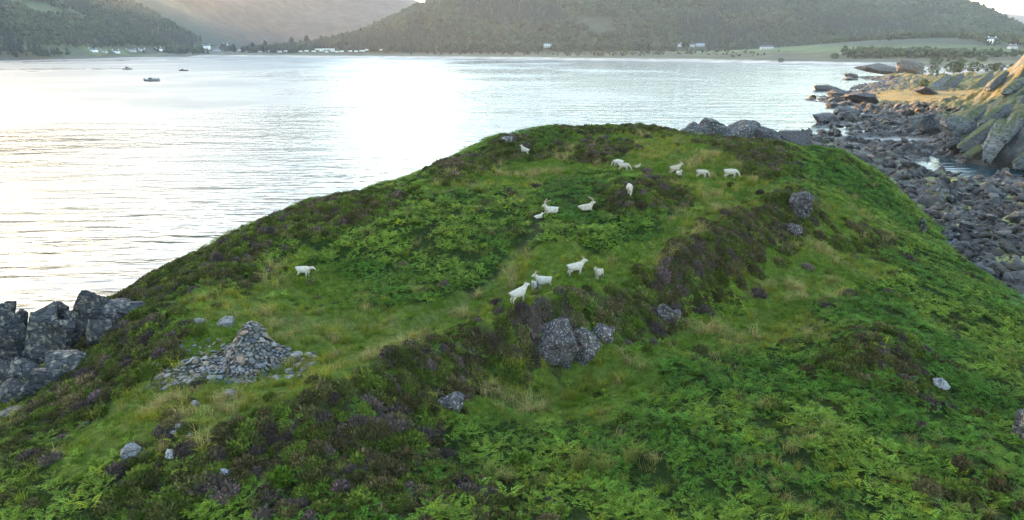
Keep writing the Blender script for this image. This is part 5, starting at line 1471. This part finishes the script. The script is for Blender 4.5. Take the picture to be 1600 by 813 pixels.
def boat(x, y, rz, L, B, Hh, mat, lab, style):
    o = empty('boat', (x, y, .05), rz); tag(o, lab, 'boat', None)
    link('hull', hull_mesh(L, B, Hh, mat), None, o)
    if style == 'work':
        link('wheelhouse', boxes('wheelhouse', [(-L * .22, -B * .3, Hh, -L * .04, B * .3, Hh + 1.0)], M_HULLD), None, o)
        link('outboard', boxes('outboard', [(-L * .58, -.25, Hh * .1, -L * .5, .25, Hh + .55)], M_MOTOR), None, o)
        link('gunwale_rail', boxes('gunwale_rail', [(0, -B * .44, Hh * 1.05, L * .42, -B * .40, Hh * 1.4), (0, B * .40, Hh * 1.05, L * .42, B * .44, Hh * 1.4)], M_HULLG), None, o)
        link('mast', boxes('mast', [(L * .18, -.04, Hh, L * .18 + .08, .04, Hh + 2.6)], M_HULLG), None, o)
        link('bow_post', boxes('bow_post', [(L * .40, -.08, Hh, L * .43, .08, Hh + 1.2)], M_HULLD), None, o)
    elif style == 'cruiser':
        w = link('cabin', boxes('cabin', [(-L * .12, -B * .36, Hh, L * .24, B * .36, Hh + .55)], M_HULLG), None, o)
        bm = bmesh.new(); vs = [bm.verts.new(v) for v in ((-.12 * L, -B * .33, Hh + .55), (.14 * L, -B * .33, Hh + .55), (.02 * L, -B * .28, Hh + 1.35), (-.16 * L, -B * .28, Hh + 1.45), (-.12 * L, B * .33, Hh + .55), (.14 * L, B * .33, Hh + .55), (.02 * L, B * .28, Hh + 1.35), (-.16 * L, B * .28, Hh + 1.45))]
        for f in ((0, 1, 2, 3), (7, 6, 5, 4), (1, 5, 6, 2), (3, 2, 6, 7), (0, 3, 7, 4)): bm.faces.new([vs[i] for i in f])
        me = bpy.data.meshes.new('windscreen'); bm.to_mesh(me); bm.free(); me.materials.append(M_MOTOR); link('windscreen', me, None, o)
        link('radar_arch', boxes('radar_arch', [(-.22 * L, -B * .3, Hh + 1.45, -.02 * L, B * .3, Hh + 1.6), (-.20 * L, -B * .32, Hh, -.17 * L, -B * .28, Hh + 1.5), (-.20 * L, B * .28, Hh, -.17 * L, B * .32, Hh + 1.5)], M_HULLD), None, o)
    else:
        link('cuddy', boxes('cuddy', [(L * .02, -B * .32, Hh, L * .2, B * .32, Hh + .85)], M_HULLD), None, o)
        link('thwart', boxes('thwart', [(-L * .3, -B * .4, Hh * .75, -L * .25, B * .4, Hh * .85)], M_BWHITE), None, o)
        link('outboard', boxes('outboard', [(-L * .57, -.22, Hh * .2, -L * .5, .22, Hh + .4)], M_MOTOR), None, o)
BO = [(-226, 449), (-353, 659), (-287, 626)]
boat(*BO[0], R(-6), 10.0, 3.0, 1.15, M_HULLG, 'largest grey workboat with outboard and thin mast, nearest of the moored boats', 'work')
boat(*BO[1], R(-10), 9.4, 3.0, 1.0, M_HULLG, 'cabin cruiser with raked windscreen and arch, farthest left on the bay', 'cruiser')
boat(*BO[2], R(176), 7.6, 2.6, .85, M_HULLD, 'small dark open boat with a low cuddy, right of the other moored boats', 'open')

# weed covered reefs awash off the left shore
V_, F_, off = [], [], 0
wr = np.random.default_rng(5)
for k in range(90):
    x, y = (lambda t, q: (-476 + t * 87 + wr.normal(0, 12), 667 + t * 9 + wr.normal(0, 6)) if q else (-649 + t * 80 + wr.normal(0, 14), 935 + t * 159 + wr.normal(0, 6)))(wr.uniform(0, 1), k % 5 < 2)
    v, f = rock_geo(2000 + k, (wr.uniform(4, 17), wr.uniform(2, 6), wr.uniform(.25, .6)), 1, 4, .1)
    V_.append(v + np.array([x, y, .05])); F_.append(f + off); off += len(v)
M_WEED = plain('wet_weed', (.05, .04, .02), .5, .4, .3, .5)
tag(link('seaweed', mesh_np('seaweed', np.concatenate(V_), np.concatenate(F_)), M_WEED), 'brown weed awash in thin lines off the left shore', 'seaweed', kind='stuff')
